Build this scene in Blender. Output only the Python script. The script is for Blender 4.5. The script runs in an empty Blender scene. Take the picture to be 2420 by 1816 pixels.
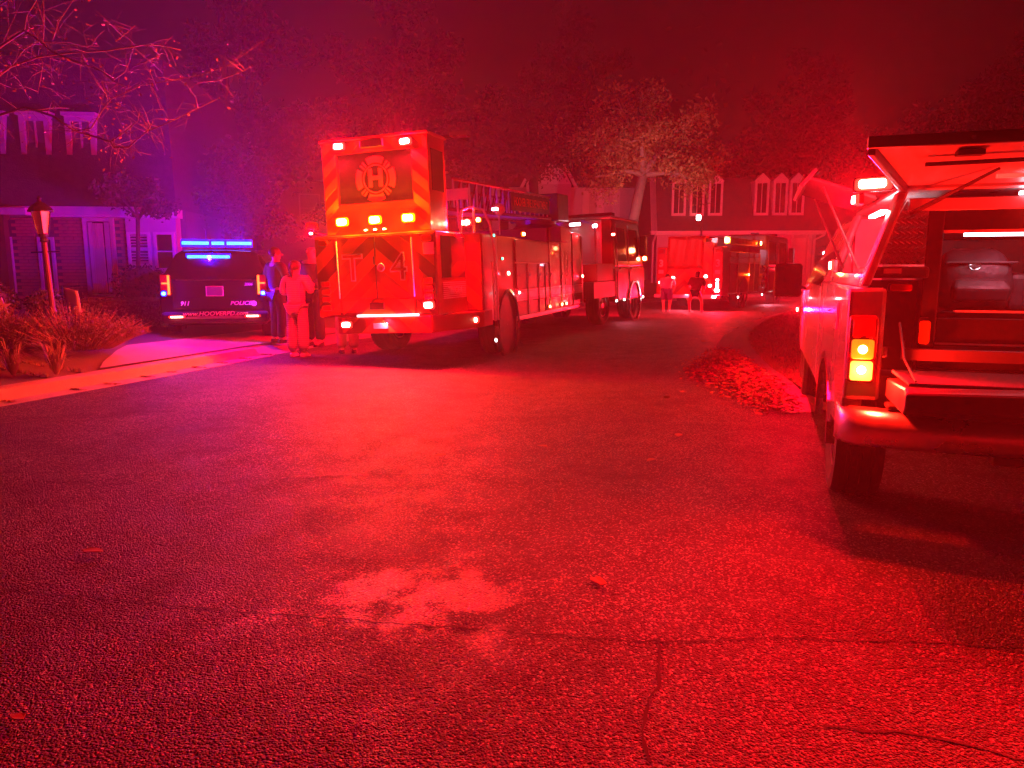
import bpy, bmesh, math, random
from mathutils import Vector, Matrix, Quaternion

R = math.radians
S = bpy.context.scene
COL = S.collection
random.seed(11)

# ------------------------------------------------------------------ camera
cam = bpy.data.cameras.new('camera')
cam.lens = 26.03; cam.sensor_width = 36; cam.clip_start = .05; cam.clip_end = 2000
camo = bpy.data.objects.new('camera', cam); COL.objects.link(camo)
camo.location = (0, 0, 1.45)
camo.rotation_euler = (R(90) - math.atan(273 / 1750), 0, 0)
S.camera = camo

# ------------------------------------------------------------------ night sky
w = bpy.data.worlds.new('World'); S.world = w; w.use_nodes = True
nt = w.node_tree; nt.nodes.clear()
sky = nt.nodes.new('ShaderNodeTexSky'); sky.sky_type = 'NISHITA'; sky.sun_disc = False
sky.sun_elevation = R(1.0); sky.sun_rotation = R(150)
bg = nt.nodes.new('ShaderNodeBackground'); bg.inputs['Strength'].default_value = .00025
wo = nt.nodes.new('ShaderNodeOutputWorld')
nt.links.new(sky.outputs[0], bg.inputs[0]); nt.links.new(bg.outputs[0], wo.inputs[0])

# ------------------------------------------------------------------ exposure, sampling
S.view_settings.view_transform = 'Standard'; S.view_settings.look = 'None'
S.view_settings.exposure = 1.65; S.view_settings.gamma = 1
S.render.engine = 'CYCLES'
cy = S.cycles
cy.use_denoising = True
try: cy.denoiser = 'OPENIMAGEDENOISE'
except Exception: pass
cy.max_bounces = 5; cy.diffuse_bounces = 2; cy.glossy_bounces = 3; cy.transmission_bounces = 4
cy.volume_bounces = 1; cy.transparent_max_bounces = 6
cy.sample_clamp_indirect = 4; cy.caustics_reflective = False; cy.caustics_refractive = False
LP = 1.0            # overall lamp power
HAZE = .0042

# ------------------------------------------------------------------ materials
def nodes(m):
    m.use_nodes = True
    n = m.node_tree; b = n.nodes['Principled BSDF']
    return n, b
MC = {}
def mat(name, col, rough=.6, metal=0, var=.18, scale=6., bump=0., bscale=60., coat=0, spec=.5, trans=0, rvar=.12):
    if name in MC: return MC[name]
    m = bpy.data.materials.new(name); n, b = nodes(m)
    tc = n.nodes.new('ShaderNodeTexCoord')
    no = n.nodes.new('ShaderNodeTexNoise'); no.inputs['Scale'].default_value = scale; no.inputs['Detail'].default_value = 5
    n.links.new(tc.outputs['Object'], no.inputs['Vector'])
    mx = n.nodes.new('ShaderNodeMix'); mx.data_type = 'RGBA'
    c0 = [c * (1 - var) for c in col]; c1 = [min(1, c * (1 + var)) for c in col]
    mx.inputs[6].default_value = (*c0, 1); mx.inputs[7].default_value = (*c1, 1)
    n.links.new(no.outputs['Fac'], mx.inputs[0]); n.links.new(mx.outputs[2], b.inputs['Base Color'])
    mr = n.nodes.new('ShaderNodeMapRange'); mr.inputs[3].default_value = max(.02, rough - rvar); mr.inputs[4].default_value = min(1, rough + rvar)
    n.links.new(no.outputs['Fac'], mr.inputs[0]); n.links.new(mr.outputs[0], b.inputs['Roughness'])
    b.inputs['Metallic'].default_value = metal
    b.inputs['Specular IOR Level'].default_value = spec
    b.inputs['Coat Weight'].default_value = coat
    b.inputs['Transmission Weight'].default_value = trans
    if bump:
        n2 = n.nodes.new('ShaderNodeTexNoise'); n2.inputs['Scale'].default_value = bscale; n2.inputs['Detail'].default_value = 6
        n.links.new(tc.outputs['Object'], n2.inputs['Vector'])
        bp = n.nodes.new('ShaderNodeBump'); bp.inputs['Strength'].default_value = bump; bp.inputs['Distance'].default_value = .02
        n.links.new(n2.outputs['Fac'], bp.inputs['Height']); n.links.new(bp.outputs[0], b.inputs['Normal'])
    MC[name] = m
    return m
def emis(name, col, strength, base=None):
    if name in MC: return MC[name]
    m = bpy.data.materials.new(name); n, b = nodes(m)
    b.inputs['Base Color'].default_value = (*(base or col), 1); b.inputs['Roughness'].default_value = .3
    b.inputs['Emission Color'].default_value = (*col, 1); b.inputs['Emission Strength'].default_value = strength
    m.cycles.emission_sampling = 'NONE'
    MC[name] = m
    return m
M = dict(
    truckred=mat('truck_red_paint', (.27, .006, .008), .36, coat=.22, var=.10, scale=3),
    lime=mat('chevron_orange', (.55, .065, .008), .45, var=.12),
    chevred=mat('chevron_red', (.22, .006, .008), .42, var=.12),
    doorred=mat('roller_door_red', (.125, .004, .005), .42, coat=.1, var=.12, scale=5),
    silver=mat('reflective_silver', (.62, .60, .62), .35, var=.12),
    alu=mat('brushed_aluminium', (.62, .62, .64), .34, metal=1, var=.1, scale=14),
    chrome=mat('chrome', (.75, .75, .77), .12, metal=1, var=.05, rvar=.06),
    bumper=mat('dusty_chrome_bumper', (.62, .60, .60), .30, metal=1, var=.2, scale=5, bump=.05, bscale=20, rvar=.16),
    black=mat('black_plastic', (.016, .016, .018), .45, var=.3),
    blackpaint=mat('black_paint', (.012, .012, .016), .22, coat=.5, var=.2),
    rubber=mat('tyre_rubber', (.022, .021, .022), .78, var=.35, scale=20, bump=.2, bscale=90),
    glass=mat('dark_glass', (.012, .012, .016), .08, coat=.3, var=.2, rvar=.04),
    white=mat('white_paint', (.72, .72, .74), .35, var=.06, coat=.3, scale=3),
    trim=mat('white_trim', (.70, .68, .68), .55, var=.10),
    siding=mat('pale_siding', (.52, .50, .50), .65, var=.10),
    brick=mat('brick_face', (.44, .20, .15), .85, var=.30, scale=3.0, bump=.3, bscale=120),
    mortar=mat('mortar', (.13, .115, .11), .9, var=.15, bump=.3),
    shingle=mat('dark_shingles', (.085, .075, .078), .85, var=.4, scale=9, bump=.6, bscale=35),
    curtain=mat('curtain_cloth', (.55, .50, .48), .9, var=.12),
    concrete=mat('kerb_concrete', (.30, .28, .26), .88, var=.22, scale=2.2, bump=.35, bscale=70),
    bark=mat('bark', (.085, .062, .048), .92, var=.4, scale=10, bump=.8, bscale=40),
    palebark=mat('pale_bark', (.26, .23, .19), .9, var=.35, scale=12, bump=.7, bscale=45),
    leaf=mat('leaf_green', (.075, .080, .030), .6, var=.45, scale=2.5),
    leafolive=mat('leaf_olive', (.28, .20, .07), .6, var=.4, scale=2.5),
    leafdark=mat('leaf_dark', (.028, .042, .018), .65, var=.5, scale=3),
    dryleaf=mat('dry_leaf', (.24, .12, .05), .75, var=.45, scale=4),
    straw=mat('dry_stem', (.26, .17, .10), .75, var=.4, scale=5),
    skin=mat('skin', (.52, .30, .21), .5, var=.10),
    darkcloth=mat('navy_cloth', (.020, .020, .030), .85, var=.3, scale=14, bump=.2),
    hair=mat('brown_hair', (.035, .020, .014), .55, var=.4, scale=30),
    lens_off=mat('unlit_red_lens', (.30, .008, .008), .15, coat=.4, var=.1),
    amber_off=mat('unlit_amber_lens', (.50, .17, .01), .15, coat=.4, var=.1),
    e_red=emis('red_lamp_glow', (1, .012, .008), 2.6),
    e_redc=emis('red_lamp_core', (1, .55, .34), 14),
    e_amb=emis('amber_lamp_glow', (1, .20, .0), 2.8),
    e_ambc=emis('amber_lamp_core', (1, .75, .35), 16),
    e_blue=emis('blue_lamp_glow', (.0, .006, 1), 1.8),
    e_bluec=emis('blue_lamp_core', (.012, .26, 1), 2.6),
    e_white=emis('white_lamp_core', (.92, 1, .95), 6),
    e_soft=emis('white_strip_light', (.85, .88, 1), 2.2),
    e_teal=emis('green_marker_glow', (.03, .9, .55), 2.0),
)

# ------------------------------------------------------------------ mesh helpers
class MB:
    def __init__(s): s.v = []; s.f = []
    def add(s, vs, fs):
        o = len(s.v); s.v += [tuple(p) for p in vs]; s.f += [tuple(i + o for i in f) for f in fs]; return s
    def box(s, x0, x1, y0, y1, z0, z1):
        return s.add([(x0,y0,z0),(x1,y0,z0),(x1,y1,z0),(x0,y1,z0),(x0,y0,z1),(x1,y0,z1),(x1,y1,z1),(x0,y1,z1)],
                     [(0,3,2,1),(4,5,6,7),(0,1,5,4),(1,2,6,5),(2,3,7,6),(3,0,4,7)])
    def hexa(s, b, t):      # bottom 4, top 4 (counter-clockwise seen from above)
        return s.add(list(b) + list(t), [(0,3,2,1),(4,5,6,7),(0,1,5,4),(1,2,6,5),(2,3,7,6),(3,0,4,7)])
    def slab(s, pts, off):  # polygon extruded by vector
        n = len(pts); off = Vector(off)
        vs = [Vector(p) for p in pts] + [Vector(p) + off for p in pts]
        fs = [tuple(range(n)), tuple(range(2*n-1, n-1, -1))] + [(i, i+n, (i+1) % n + n, (i+1) % n) for i in range(n)]
        return s.add(vs, fs)
    def tube(s, pts, r, n=6, caps=True):
        pts = [Vector(p) for p in pts]; rs = r if isinstance(r, (list, tuple)) else [r] * len(pts)
        rings = []; up = Vector((0, 0, 1))
        for i, p in enumerate(pts):
            d = (pts[min(i+1, len(pts)-1)] - pts[max(i-1, 0)])
            if d.length < 1e-9: d = Vector((0, 0, 1))
            d.normalize()
            a = d.cross(up)
            if a.length < .05: a = d.cross(Vector((1, 0, 0)))
            a.normalize(); b = d.cross(a)
            rings.append([p + (a * math.cos(t) + b * math.sin(t)) * rs[i] for t in [2*math.pi*k/n for k in range(n)]])
        vs = [q for ring in rings for q in ring]; fs = []
        for i in range(len(pts)-1):
            for k in range(n):
                fs.append((i*n+k, i*n+(k+1) % n, (i+1)*n+(k+1) % n, (i+1)*n+k))
        if caps: fs += [tuple(range(n-1, -1, -1)), tuple(range((len(pts)-1)*n, len(pts)*n))]
        return s.add(vs, fs)
    def lathe(s, prof, n=20, axis='z', c=(0, 0, 0)):   # prof: (radius, height)
        vs = []; fs = []; m = len(prof); c = Vector(c)
        for k in range(n):
            t = 2*math.pi*k/n
            for r, h in prof:
                p = (r*math.cos(t), r*math.sin(t), h)
                if axis == 'x': p = (p[2], p[0], p[1])
                elif axis == 'y': p = (p[0], p[2], p[1])
                vs.append(c + Vector(p))
        for k in range(n):
            for i in range(m-1):
                fs.append((k*m+i, ((k+1) % n)*m+i, ((k+1) % n)*m+i+1, k*m+i+1))
        return s.add(vs, fs)
    def loft(s, rings, caps=True):
        n = len(rings[0]); vs = [p for r in rings for p in r]; fs = []
        for i in range(len(rings)-1):
            for k in range(n):
                fs.append((i*n+k, i*n+(k+1) % n, (i+1)*n+(k+1) % n, (i+1)*n+k))
        if caps: fs += [tuple(range(n-1, -1, -1)), tuple(range((len(rings)-1)*n, len(rings)*n))]
        return s.add(vs, fs)
    def ball(s, c, r, n=12, m=8):
        rx, ry, rz = r if isinstance(r, (tuple, list)) else (r, r, r); c = Vector(c)
        prof = [(math.sin(math.pi*i/m), -math.cos(math.pi*i/m)) for i in range(m+1)]
        o = len(s.v); s.lathe([(max(a, .02), h) for a, h in prof], n)
        for i in range(o, len(s.v)):
            p = s.v[i]; s.v[i] = (c.x + p[0]*rx, c.y + p[1]*ry, c.z + p[2]*rz)
        return s
    def build(s, name, m, parent=None, bevel=0, smooth=False, fix=True):
        me = bpy.data.meshes.new(name); me.from_pydata(s.v, [], s.f); me.update()
        if fix:
            bm = bmesh.new(); bm.from_mesh(me); bmesh.ops.recalc_face_normals(bm, faces=bm.faces); bm.to_mesh(me); bm.free()
        if m is not None: me.materials.append(m)
        if smooth:
            me.polygons.foreach_set('use_smooth', [True] * len(me.polygons))
        return link(name, me, parent, bevel)
def link(name, me, parent=None, bevel=0):
    o = bpy.data.objects.new(name, me); COL.objects.link(o)
    if parent is not None: o.parent = parent
    if bevel:
        b = o.modifiers.new('bevel', 'BEVEL'); b.width = bevel; b.segments = 2; b.limit_method = 'ANGLE'; b.angle_limit = R(35)
    return o
def empty(name, loc=(0, 0, 0), rz=0, parent=None, ry=0, rx=0):
    o = bpy.data.objects.new(name, None); COL.objects.link(o); o.location = loc
    o.rotation_euler = (R(rx), R(ry), R(rz)); o.empty_display_size = .1
    if parent is not None: o.parent = parent
    return o
def tag(o, label=None, cat=None, group=None, kind=None):
    if label: o['label'] = label
    if cat: o['category'] = cat
    if group: o['group'] = group
    if kind: o['kind'] = kind
    return o
def copy_tree(o, parent=None):
    c = o.copy(); COL.objects.link(c); c.parent = parent
    for ch in list(o.children): copy_tree(ch, c)
    return c
def rect_x(x0, x1, y, z0, z1): return [(x0, y, z0), (x1, y, z0), (x1, y, z1), (x0, y, z1)]
def clip(poly, x0, x1, z0, z1):
    def cut(ps, f, inter):
        out = []
        for i, p in enumerate(ps):
            q = ps[i-1]
            if f(p):
                if not f(q): out.append(inter(q, p))
                out.append(p)
            elif f(q): out.append(inter(q, p))
        return out
    def ix(v): return lambda a, b: (v, a[1] + (b[1]-a[1]) * (v-a[0]) / (b[0]-a[0]))
    def iz(v): return lambda a, b: (a[0] + (b[0]-a[0]) * (v-a[1]) / (b[1]-a[1]), v)
    for f, it in ((lambda p: p[0] >= x0, ix(x0)), (lambda p: p[0] <= x1, ix(x1)), (lambda p: p[1] >= z0, iz(z0)), (lambda p: p[1] <= z1, iz(z1))):
        if not poly: return []
        poly = cut(poly, f, it)
    return poly
def chevrons(parent, x0, x1, z0, z1, y, apex, wid, m, slope=1., name='chevron_stripe', halves=(-1, 1)):
    """stripes rising to the apex line from both sides, each a thin plate on the panel facing -y"""
    for s in halves:
        a, b = (x0, min(x1, apex)) if s < 0 else (max(x0, apex), x1)
        if b - a < .01: continue
        k = -8
        while k < 14:
            c = z0 + k * 2 * wid
            if s < 0: poly = [(a-3, c - slope*(apex-a+3)), (apex, c), (apex, c+wid), (a-3, c+wid - slope*(apex-a+3))]
            else: poly = [(apex, c), (b+3, c - slope*(b+3-apex)), (b+3, c+wid - slope*(b+3-apex)), (apex, c+wid)]
            q = clip(poly, a, b, z0, z1); k += 1
            if len(q) > 2:
                A = sum(q[i-1][0]*q[i][1] - q[i][0]*q[i-1][1] for i in range(len(q))) / 2
                if abs(A) > .0008: MB().slab([(px, y, pz) for px, pz in q], (0, -.004, 0)).build(name, m, parent)
def text(body, size, m, parent, loc, face='rear', name='lettering', shear=0, bold=.0, ext=.002, align='CENTER', sx=1., space=1.):
    cu = bpy.data.curves.new('lettering', 'FONT'); cu.body = body; cu.size = size; cu.extrude = ext; cu.shear = shear; cu.offset = bold
    cu.align_x = align; cu.align_y = 'CENTER'; cu.space_character = space; cu.resolution_u = 3
    t = bpy.data.objects.new('t', cu); COL.objects.link(t)
    dg = bpy.context.evaluated_depsgraph_get()
    me = bpy.data.meshes.new_from_object(t.evaluated_get(dg)); me.name = name
    bpy.data.objects.remove(t); bpy.data.curves.remove(cu)
    x = Matrix(((sx, 0, 0, 0), (0, 0, -1, 0), (0, 1, 0, 0), (0, 0, 0, 1))) if face == 'rear' else Matrix(((0, 0, 1, 0), (sx, 0, 0, 0), (0, 1, 0, 0), (0, 0, 0, 1)))
    me.transform(x); me.materials.clear(); me.materials.append(m)
    o = link(name, me, parent); o.location = loc
    return o
def rrect(w, h, r, n=3):
    """rounded rectangle outline around the origin"""
    out = []
    for cx, cz, a0 in ((w/2-r, h/2-r, 0), (-w/2+r, h/2-r, 90), (-w/2+r, -h/2+r, 180), (w/2-r, -h/2+r, 270)):
        for k in range(n+1):
            t = R(a0 + 90*k/n); out.append((cx + r*math.cos(t), cz + r*math.sin(t)))
    return out
def lightsrc(kind, col, power, parent, loc, aim=None, rad=.03, cone=150):
    if kind == 'SPOT':
        L = bpy.data.lights.new('lamp_light', 'SPOT'); L.spot_size = R(cone); L.spot_blend = 1
    else: L = bpy.data.lights.new('lamp_light', 'POINT')
    L.energy = power * LP; L.color = col; L.shadow_soft_size = rad
    o = bpy.data.objects.new('lamp_light', L); COL.objects.link(o); o.parent = parent; o.location = loc
    if aim is not None: o.rotation_euler = Vector(aim).to_track_quat('-Z', 'Y').to_euler()
    return o
RED = (1, .0008, .017); RED2 = (1, .0008, .004); AMB = (1, .050, .0); BLU = (.03, .003, 1); WHT = (1, .08, .16)
def lamp(parent, loc, w=.15, h=.08, kind='red', power=0, face='rear', name='warning_light', yaw=0, col=None, spot=False, aim=None, frame='chrome', cone=160):
    """housing with bezel (part), lens and, when lit, a hot core (sub-parts); faces -y turned by yaw"""
    hold = MB().slab([(x, 0, z) for x, z in rrect(w*1.16, h*1.22, min(w, h)*.3)], (0, -.022, 0)).build(name, M[frame], parent)
    hold.location = loc; hold.rotation_euler = (0, 0, R({'rear': 0, 'right': 90, 'left': -90, 'front': 180}[face] + yaw))
    lit = power > 0 or kind in ('white', 'teal')
    lm = {'red': 'e_red', 'amb': 'e_amb', 'blue': 'e_blue', 'white': 'e_white', 'teal': 'e_teal'}[kind] if lit else {'red': 'lens_off', 'amb': 'amber_off'}.get(kind, 'lens_off')
    MB().slab([(x, -.0225, z) for x, z in rrect(w, h, min(w, h)*.28)], (0, -.016, 0)).build('lens', M[lm], hold, bevel=.004)
    if lit and kind in ('red', 'amb', 'blue'):
        MB().slab([(x, -.039, z) for x, z in rrect(w*.74, h*.70, min(w, h)*.25)], (0, -.010, 0)).build('bulb', M[lm + 'c'], hold)
    if power > 0:
        c = dict(red=RED, amb=AMB, blue=BLU, white=WHT, teal=(.1, 1, .6))[kind]
        c = col or c
        lightsrc('SPOT' if spot else 'POINT', c, power, hold, (0, -.062, 0), aim or (0, -1, -.12), .010, cone)
    return hold
def wheel(parent, loc, r, wd, rimr, m_rim='alu', lugs=0, side=1):
    """wheel standing on the x axis: tyre and rim"""
    e = empty('wheel', loc, parent=parent)
    h = wd / 2
    prof = [(rimr, -h*.8), (r*.80, -h), (r*.95, -h*.96), (r, -h*.72)]
    for g in (-.45, 0, .45):
        prof += [(r, h*(g-.09)), (r-.012, h*(g-.07)), (r-.012, h*(g+.07)), (r, h*(g+.09))]
    prof += [(r, h*.72), (r*.95, h*.96), (r*.80, h), (rimr, h*.8)]
    MB().lathe(prof, 36, 'x').build('tyre', M['rubber'], e, smooth=False)
    b = MB().lathe([(rimr, -h*.8), (rimr*.96, -h*.2), (rimr*.5, side*h*.1), (.03, side*h*.12), (.01, side*h*.12)], 24, 'x')
    b.lathe([(rimr, h*.8), (rimr*.93, h*.8), (rimr*.9, h*.35), (rimr*.35, h*.30), (rimr*.30, h*.75), (.01, h*.78)], 24, 'x')
    b.lathe([(rimr, -h*.8), (rimr*.93, -h*.8), (rimr*.9, -h*.35), (rimr*.35, -h*.30), (rimr*.30, -h*.75), (.01, -h*.78)], 24, 'x')
    b.build('rim', M[m_rim], e, smooth=False)
    return e
def flatten(q):
    """hand the children of a helper frame to its own parent"""
    for ch in list(q.children):
        mb = q.matrix_basis @ ch.matrix_basis; ch.parent = q.parent; ch.matrix_basis = mb
    bpy.data.objects.remove(q)

# ================================================================== SETTING
LK = [(-10.2, -9), (-8.6, -2), (-7.3, 3), (-5.64, 8.03), (-5.04, 9.89), (-4.15, 13.04), (-3.15, 16.2), (-1.35, 20.5), (1.0, 25), (4.0, 30.2), (8.5, 35.2), (15, 40), (26, 45), (48, 51)]
RK = [(3.12, 7.45), (3.00, 8.27), (3.28, 10.2), (3.71, 12.15), (4.16, 13.82), (4.69, 15.43), (5.54, 17.46), (7.19, 20.91), (10.13, 25.77), (14.2, 30), (22, 35), (46, 43)]
def resample(pl, step):
    """smooth (Catmull-Rom) and resample a plan polyline"""
    out = []
    for i in range(len(pl)-1):
        p0, p1, p2, p3 = [Vector(pl[min(max(j, 0), len(pl)-1)]) for j in (i-1, i, i+1, i+2)]
        n = max(1, int((p2-p1).length / step))
        for k in range(n):
            t = k/n
            out.append(.5*((2*p1) + (p2-p0)*t + (2*p0-5*p1+4*p2-p3)*t*t + (3*p1-p0-3*p2+p3)*t**3))
    out.append(Vector(pl[-1])); return out
def normals(pl):
    out = []
    for i in range(len(pl)):
        d = (pl[min(i+1, len(pl)-1)] - pl[max(i-1, 0)]).normalized(); out.append(Vector((-d.y, d.x)))
    return out
LKs = resample(LK, .5); LN = normals(LKs)
RKs = resample(RK, .35); RN = normals(RKs)
def dist_l(x, y): p = Vector((x, y)); return min((p-q).length for q in LKs)
def zl(x, y): return .13 + min(.62, .10*max(0, dist_l(x, y)-.35))

def asphalt():
    m = bpy.data.materials.new('asphalt'); n, b = nodes(m); N = n.nodes; L = n.links
    tc = N.new('ShaderNodeTexCoord')
    big = N.new('ShaderNodeTexNoise'); big.inputs['Scale'].default_value = .45; big.inputs['Detail'].default_value = 6; big.inputs['Roughness'].default_value = .6
    L.new(tc.outputs['Object'], big.inputs['Vector'])
    vo = N.new('ShaderNodeTexVoronoi'); vo.inputs['Scale'].default_value = 114; vo.inputs['Randomness'].default_value = 1
    L.new(tc.outputs['Object'], vo.inputs['Vector'])
    v2 = N.new('ShaderNodeTexVoronoi'); v2.inputs['Scale'].default_value = 70; L.new(tc.outputs['Object'], v2.inputs['Vector'])
    fine = N.new('ShaderNodeTexNoise'); fine.inputs['Scale'].default_value = 160; fine.inputs['Detail'].default_value = 3
    L.new(tc.outputs['Object'], fine.inputs['Vector'])
    # stone colour: per cell value
    cr = N.new('ShaderNodeValToRGB'); L.new(vo.outputs['Color'], cr.inputs[0])
    e = cr.color_ramp.elements; e[0].color = (.020, .019, .020, 1); e[1].color = (.40, .37, .35, 1); e[0].position = .1; e[1].position = 1
    mid = e.new(.66); mid.color = (.046, .044, .044, 1)
    mul = N.new('ShaderNodeMix'); mul.data_type = 'RGBA'; mul.blend_type = 'MULTIPLY'; mul.inputs[0].default_value = 1
    ramp = N.new('ShaderNodeMapRange'); ramp.inputs[1].default_value = .3; ramp.inputs[2].default_value = .72; ramp.inputs[3].default_value = .62; ramp.inputs[4].default_value = 1.35
    L.new(big.outputs['Fac'], ramp.inputs[0]); L.new(cr.outputs[0], mul.inputs[6]); L.new(ramp.outputs[0], mul.inputs[7])
    # worn, smoother patches and one smooth patch in front of the camera, with orange lamplight in its tint
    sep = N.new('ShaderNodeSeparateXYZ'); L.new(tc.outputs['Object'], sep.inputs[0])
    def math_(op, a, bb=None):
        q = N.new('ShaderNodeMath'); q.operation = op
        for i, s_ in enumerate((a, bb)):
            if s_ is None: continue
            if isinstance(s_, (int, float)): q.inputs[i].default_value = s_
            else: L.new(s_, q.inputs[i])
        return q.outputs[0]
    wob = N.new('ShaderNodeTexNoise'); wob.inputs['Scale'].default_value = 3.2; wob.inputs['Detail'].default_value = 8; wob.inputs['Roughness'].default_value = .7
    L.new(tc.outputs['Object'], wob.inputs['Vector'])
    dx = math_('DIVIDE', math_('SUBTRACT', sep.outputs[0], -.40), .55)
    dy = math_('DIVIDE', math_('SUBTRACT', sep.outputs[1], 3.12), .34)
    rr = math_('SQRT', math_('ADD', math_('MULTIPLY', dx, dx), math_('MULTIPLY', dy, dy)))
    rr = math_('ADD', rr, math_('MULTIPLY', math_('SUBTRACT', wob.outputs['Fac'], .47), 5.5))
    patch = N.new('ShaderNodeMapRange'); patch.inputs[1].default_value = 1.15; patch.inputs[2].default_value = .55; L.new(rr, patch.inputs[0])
    # oil stains, darker sealed repairs and paler wheel paths
    sn = N.new('ShaderNodeTexNoise'); sn.inputs['Scale'].default_value = 1.1; sn.inputs['Detail'].default_value = 7; sn.inputs['Roughness'].default_value = .62
    L.new(tc.outputs['Object'], sn.inputs['Vector'])
    stain = N.new('ShaderNodeMapRange'); stain.inputs[1].default_value = .52; stain.inputs[2].default_value = .66; stain.inputs[3].default_value = 1.0; stain.inputs[4].default_value = .45
    L.new(sn.outputs['Fac'], stain.inputs[0])
    lane = math_('SUBTRACT', sep.outputs[0], math_('MULTIPLY', sep.outputs[1], .30))
    lw = N.new('ShaderNodeMapRange'); lw.inputs[1].default_value = -1; lw.inputs[2].default_value = 1; lw.inputs[3].default_value = .80; lw.inputs[4].default_value = 1.18
    L.new(math_('SINE', math_('ADD', math_('MULTIPLY', lane, 3.4), math_('MULTIPLY', big.outputs['Fac'], 4.0))), lw.inputs[0])
    fin = N.new('ShaderNodeMix'); fin.data_type = 'RGBA'; fin.blend_type = 'MULTIPLY'; fin.inputs[0].default_value = 1
    L.new(mul.outputs[2], fin.inputs[6]); L.new(math_('MULTIPLY', stain.outputs[0], lw.outputs[0]), fin.inputs[7])
    lamp_tint = N.new('ShaderNodeMix'); lamp_tint.data_type = 'RGBA'; L.new(patch.outputs[0], lamp_tint.inputs[0]); L.new(fin.outputs[2], lamp_tint.inputs[6]); lamp_tint.blend_type = 'MULTIPLY'; lamp_tint.inputs[7].default_value = (1.8, .95, .35, 1); lamp_tint.clamp_factor = True  # amber lamp reflection painted into the base colour of the smooth patch
    L.new(lamp_tint.outputs[2], b.inputs['Base Color'])
    rg = N.new('ShaderNodeMapRange'); rg.inputs[1].default_value = .3; rg.inputs[2].default_value = .7; rg.inputs[3].default_value = .52; rg.inputs[4].default_value = .78
    L.new(wob.outputs['Fac'], rg.inputs[0])
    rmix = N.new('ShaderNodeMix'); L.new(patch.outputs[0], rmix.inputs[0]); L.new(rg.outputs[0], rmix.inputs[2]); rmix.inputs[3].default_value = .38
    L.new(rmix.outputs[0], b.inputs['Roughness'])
    b.inputs['Specular IOR Level'].default_value = .38
    h = math_('ADD', math_('MULTIPLY', vo.outputs['Distance'], -1.0), math_('MULTIPLY', v2.outputs['Distance'], -.8))
    h = math_('ADD', h, math_('MULTIPLY', fine.outputs['Fac'], .5))
    bp = N.new('ShaderNodeBump'); bp.inputs['Distance'].default_value = .019
    st = N.new('ShaderNodeMix'); L.new(patch.outputs[0], st.inputs[0]); st.inputs[2].default_value = 1.0; st.inputs[3].default_value = .55
    L.new(st.outputs[0], bp.inputs['Strength']); L.new(h, bp.inputs['Height']); L.new(bp.outputs[0], b.inputs['Normal'])
    return m
ASPH = asphalt()
dirt = mat('lawn_soil', (.050, .046, .022), .95, var=.45, scale=1.6, bump=.8, bscale=45)
lawnm = mat('lawn_turf', (.13, .105, .045), .95, var=.45, scale=1.4, bump=.9, bscale=70)

g = MB(); g.add([(-118, -14, -.03), (118, -14, -.03), (118, 112, -.03), (-118, 112, -.03)], [(0, 1, 2, 3)])
tag(g.build('ground', dirt), kind='structure')
b = MB()
ring = [(p.x - .05, p.y) for p in LKs]; right = [(20, -9), (20, 3), (16, 8), (16, 20), (20, 26), (24, 31), (34, 37), (52, 43)]
Rr = resample(right, 2); nL = len(ring)
vs = [(x, y, 0) for x, y in ring]
for i in range(nL):
    t = i/(nL-1)*(len(Rr)-1); k = min(int(t), len(Rr)-2); q = Rr[k].lerp(Rr[k+1], t-k); vs.append((q.x, q.y, 0))
b.add(vs, [(i, i+nL, i+nL+1, i+1) for i in range(nL-1)])
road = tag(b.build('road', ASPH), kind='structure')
# cracks in the road as dark ribbons, shade of the gap in their colour
crackm = mat('crack_shadow', (.008, .008, .008), .9)
def crack(pts, wd, seed):
    rnd = random.Random(seed); pl = resample(pts, .04); nn = normals(pl); m = MB(); vs = []; fs = []
    for i, p in enumerate(pl):
        j = nn[i] * rnd.uniform(-.012, .012); ww = wd*rnd.uniform(.35, 1.2)
        for s_ in (-1, 1): q = p + j + nn[i]*ww*s_; vs.append((q.x, q.y, .004))
    fs = [(2*i, 2*i+1, 2*i+3, 2*i+2) for i in range(len(pl)-1)]
    m.add(vs, fs).build('crack', crackm, road)
crack([(-2.6, 3.25), (-1.2, 2.98), (-.3, 2.84), (.55, 2.72), (.95, 2.74), (1.5, 2.72), (2.3, 2.62)], .006, 1)
crack([(.58, 2.75), (.52, 2.45), (.43, 2.2), (.40, 2.0)], .007, 2)
crack([(1.0, 2.18), (1.35, 2.1), (1.6, 1.98), (2.1, 1.9)], .007, 3)
crack([(1.55, 2.0), (1.52, 1.8), (1.5, 1.6)], .006, 4)
crack([(-4.2, 5.2), (-2.4, 4.9), (-.8, 5.1), (.9, 4.8)], .005, 5)

def kerb(pl, nn, sgn, name, z=.13, w_=.28, taper=False):
    """rolled concrete kerb swept along the plan line"""
    prof = [(-.30, .004), (-.02, .006), (.02, .05), (.07, z-.015), (.13, z), (w_, z), (w_, -.05), (-.30, -.05)]
    m = MB(); rings = []
    for i, p in enumerate(pl):
        k = 1.0
        if taper: k = min(1, .12 + i/4)
        rings.append([(p.x + nn[i].x*o*sgn, p.y + nn[i].y*o*sgn, max(zz*k, zz) if zz < .01 else zz*k) for o, zz in prof])
    return tag(m.loft(rings).build(name, M['concrete']), kind='structure')
kl = [i for i, p in enumerate(LKs) if p.y < 12.75]
kerb([LKs[i] for i in kl], [LN[i] for i in kl], 1, 'kerb')
kr = [i for i, p in enumerate(LKs) if p.y > 15.4]
kerb([LKs[i] for i in kr], [LN[i] for i in kr], 1, 'kerb')
kerb(RKs, RN, -1, 'kerb', taper=True)
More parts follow.
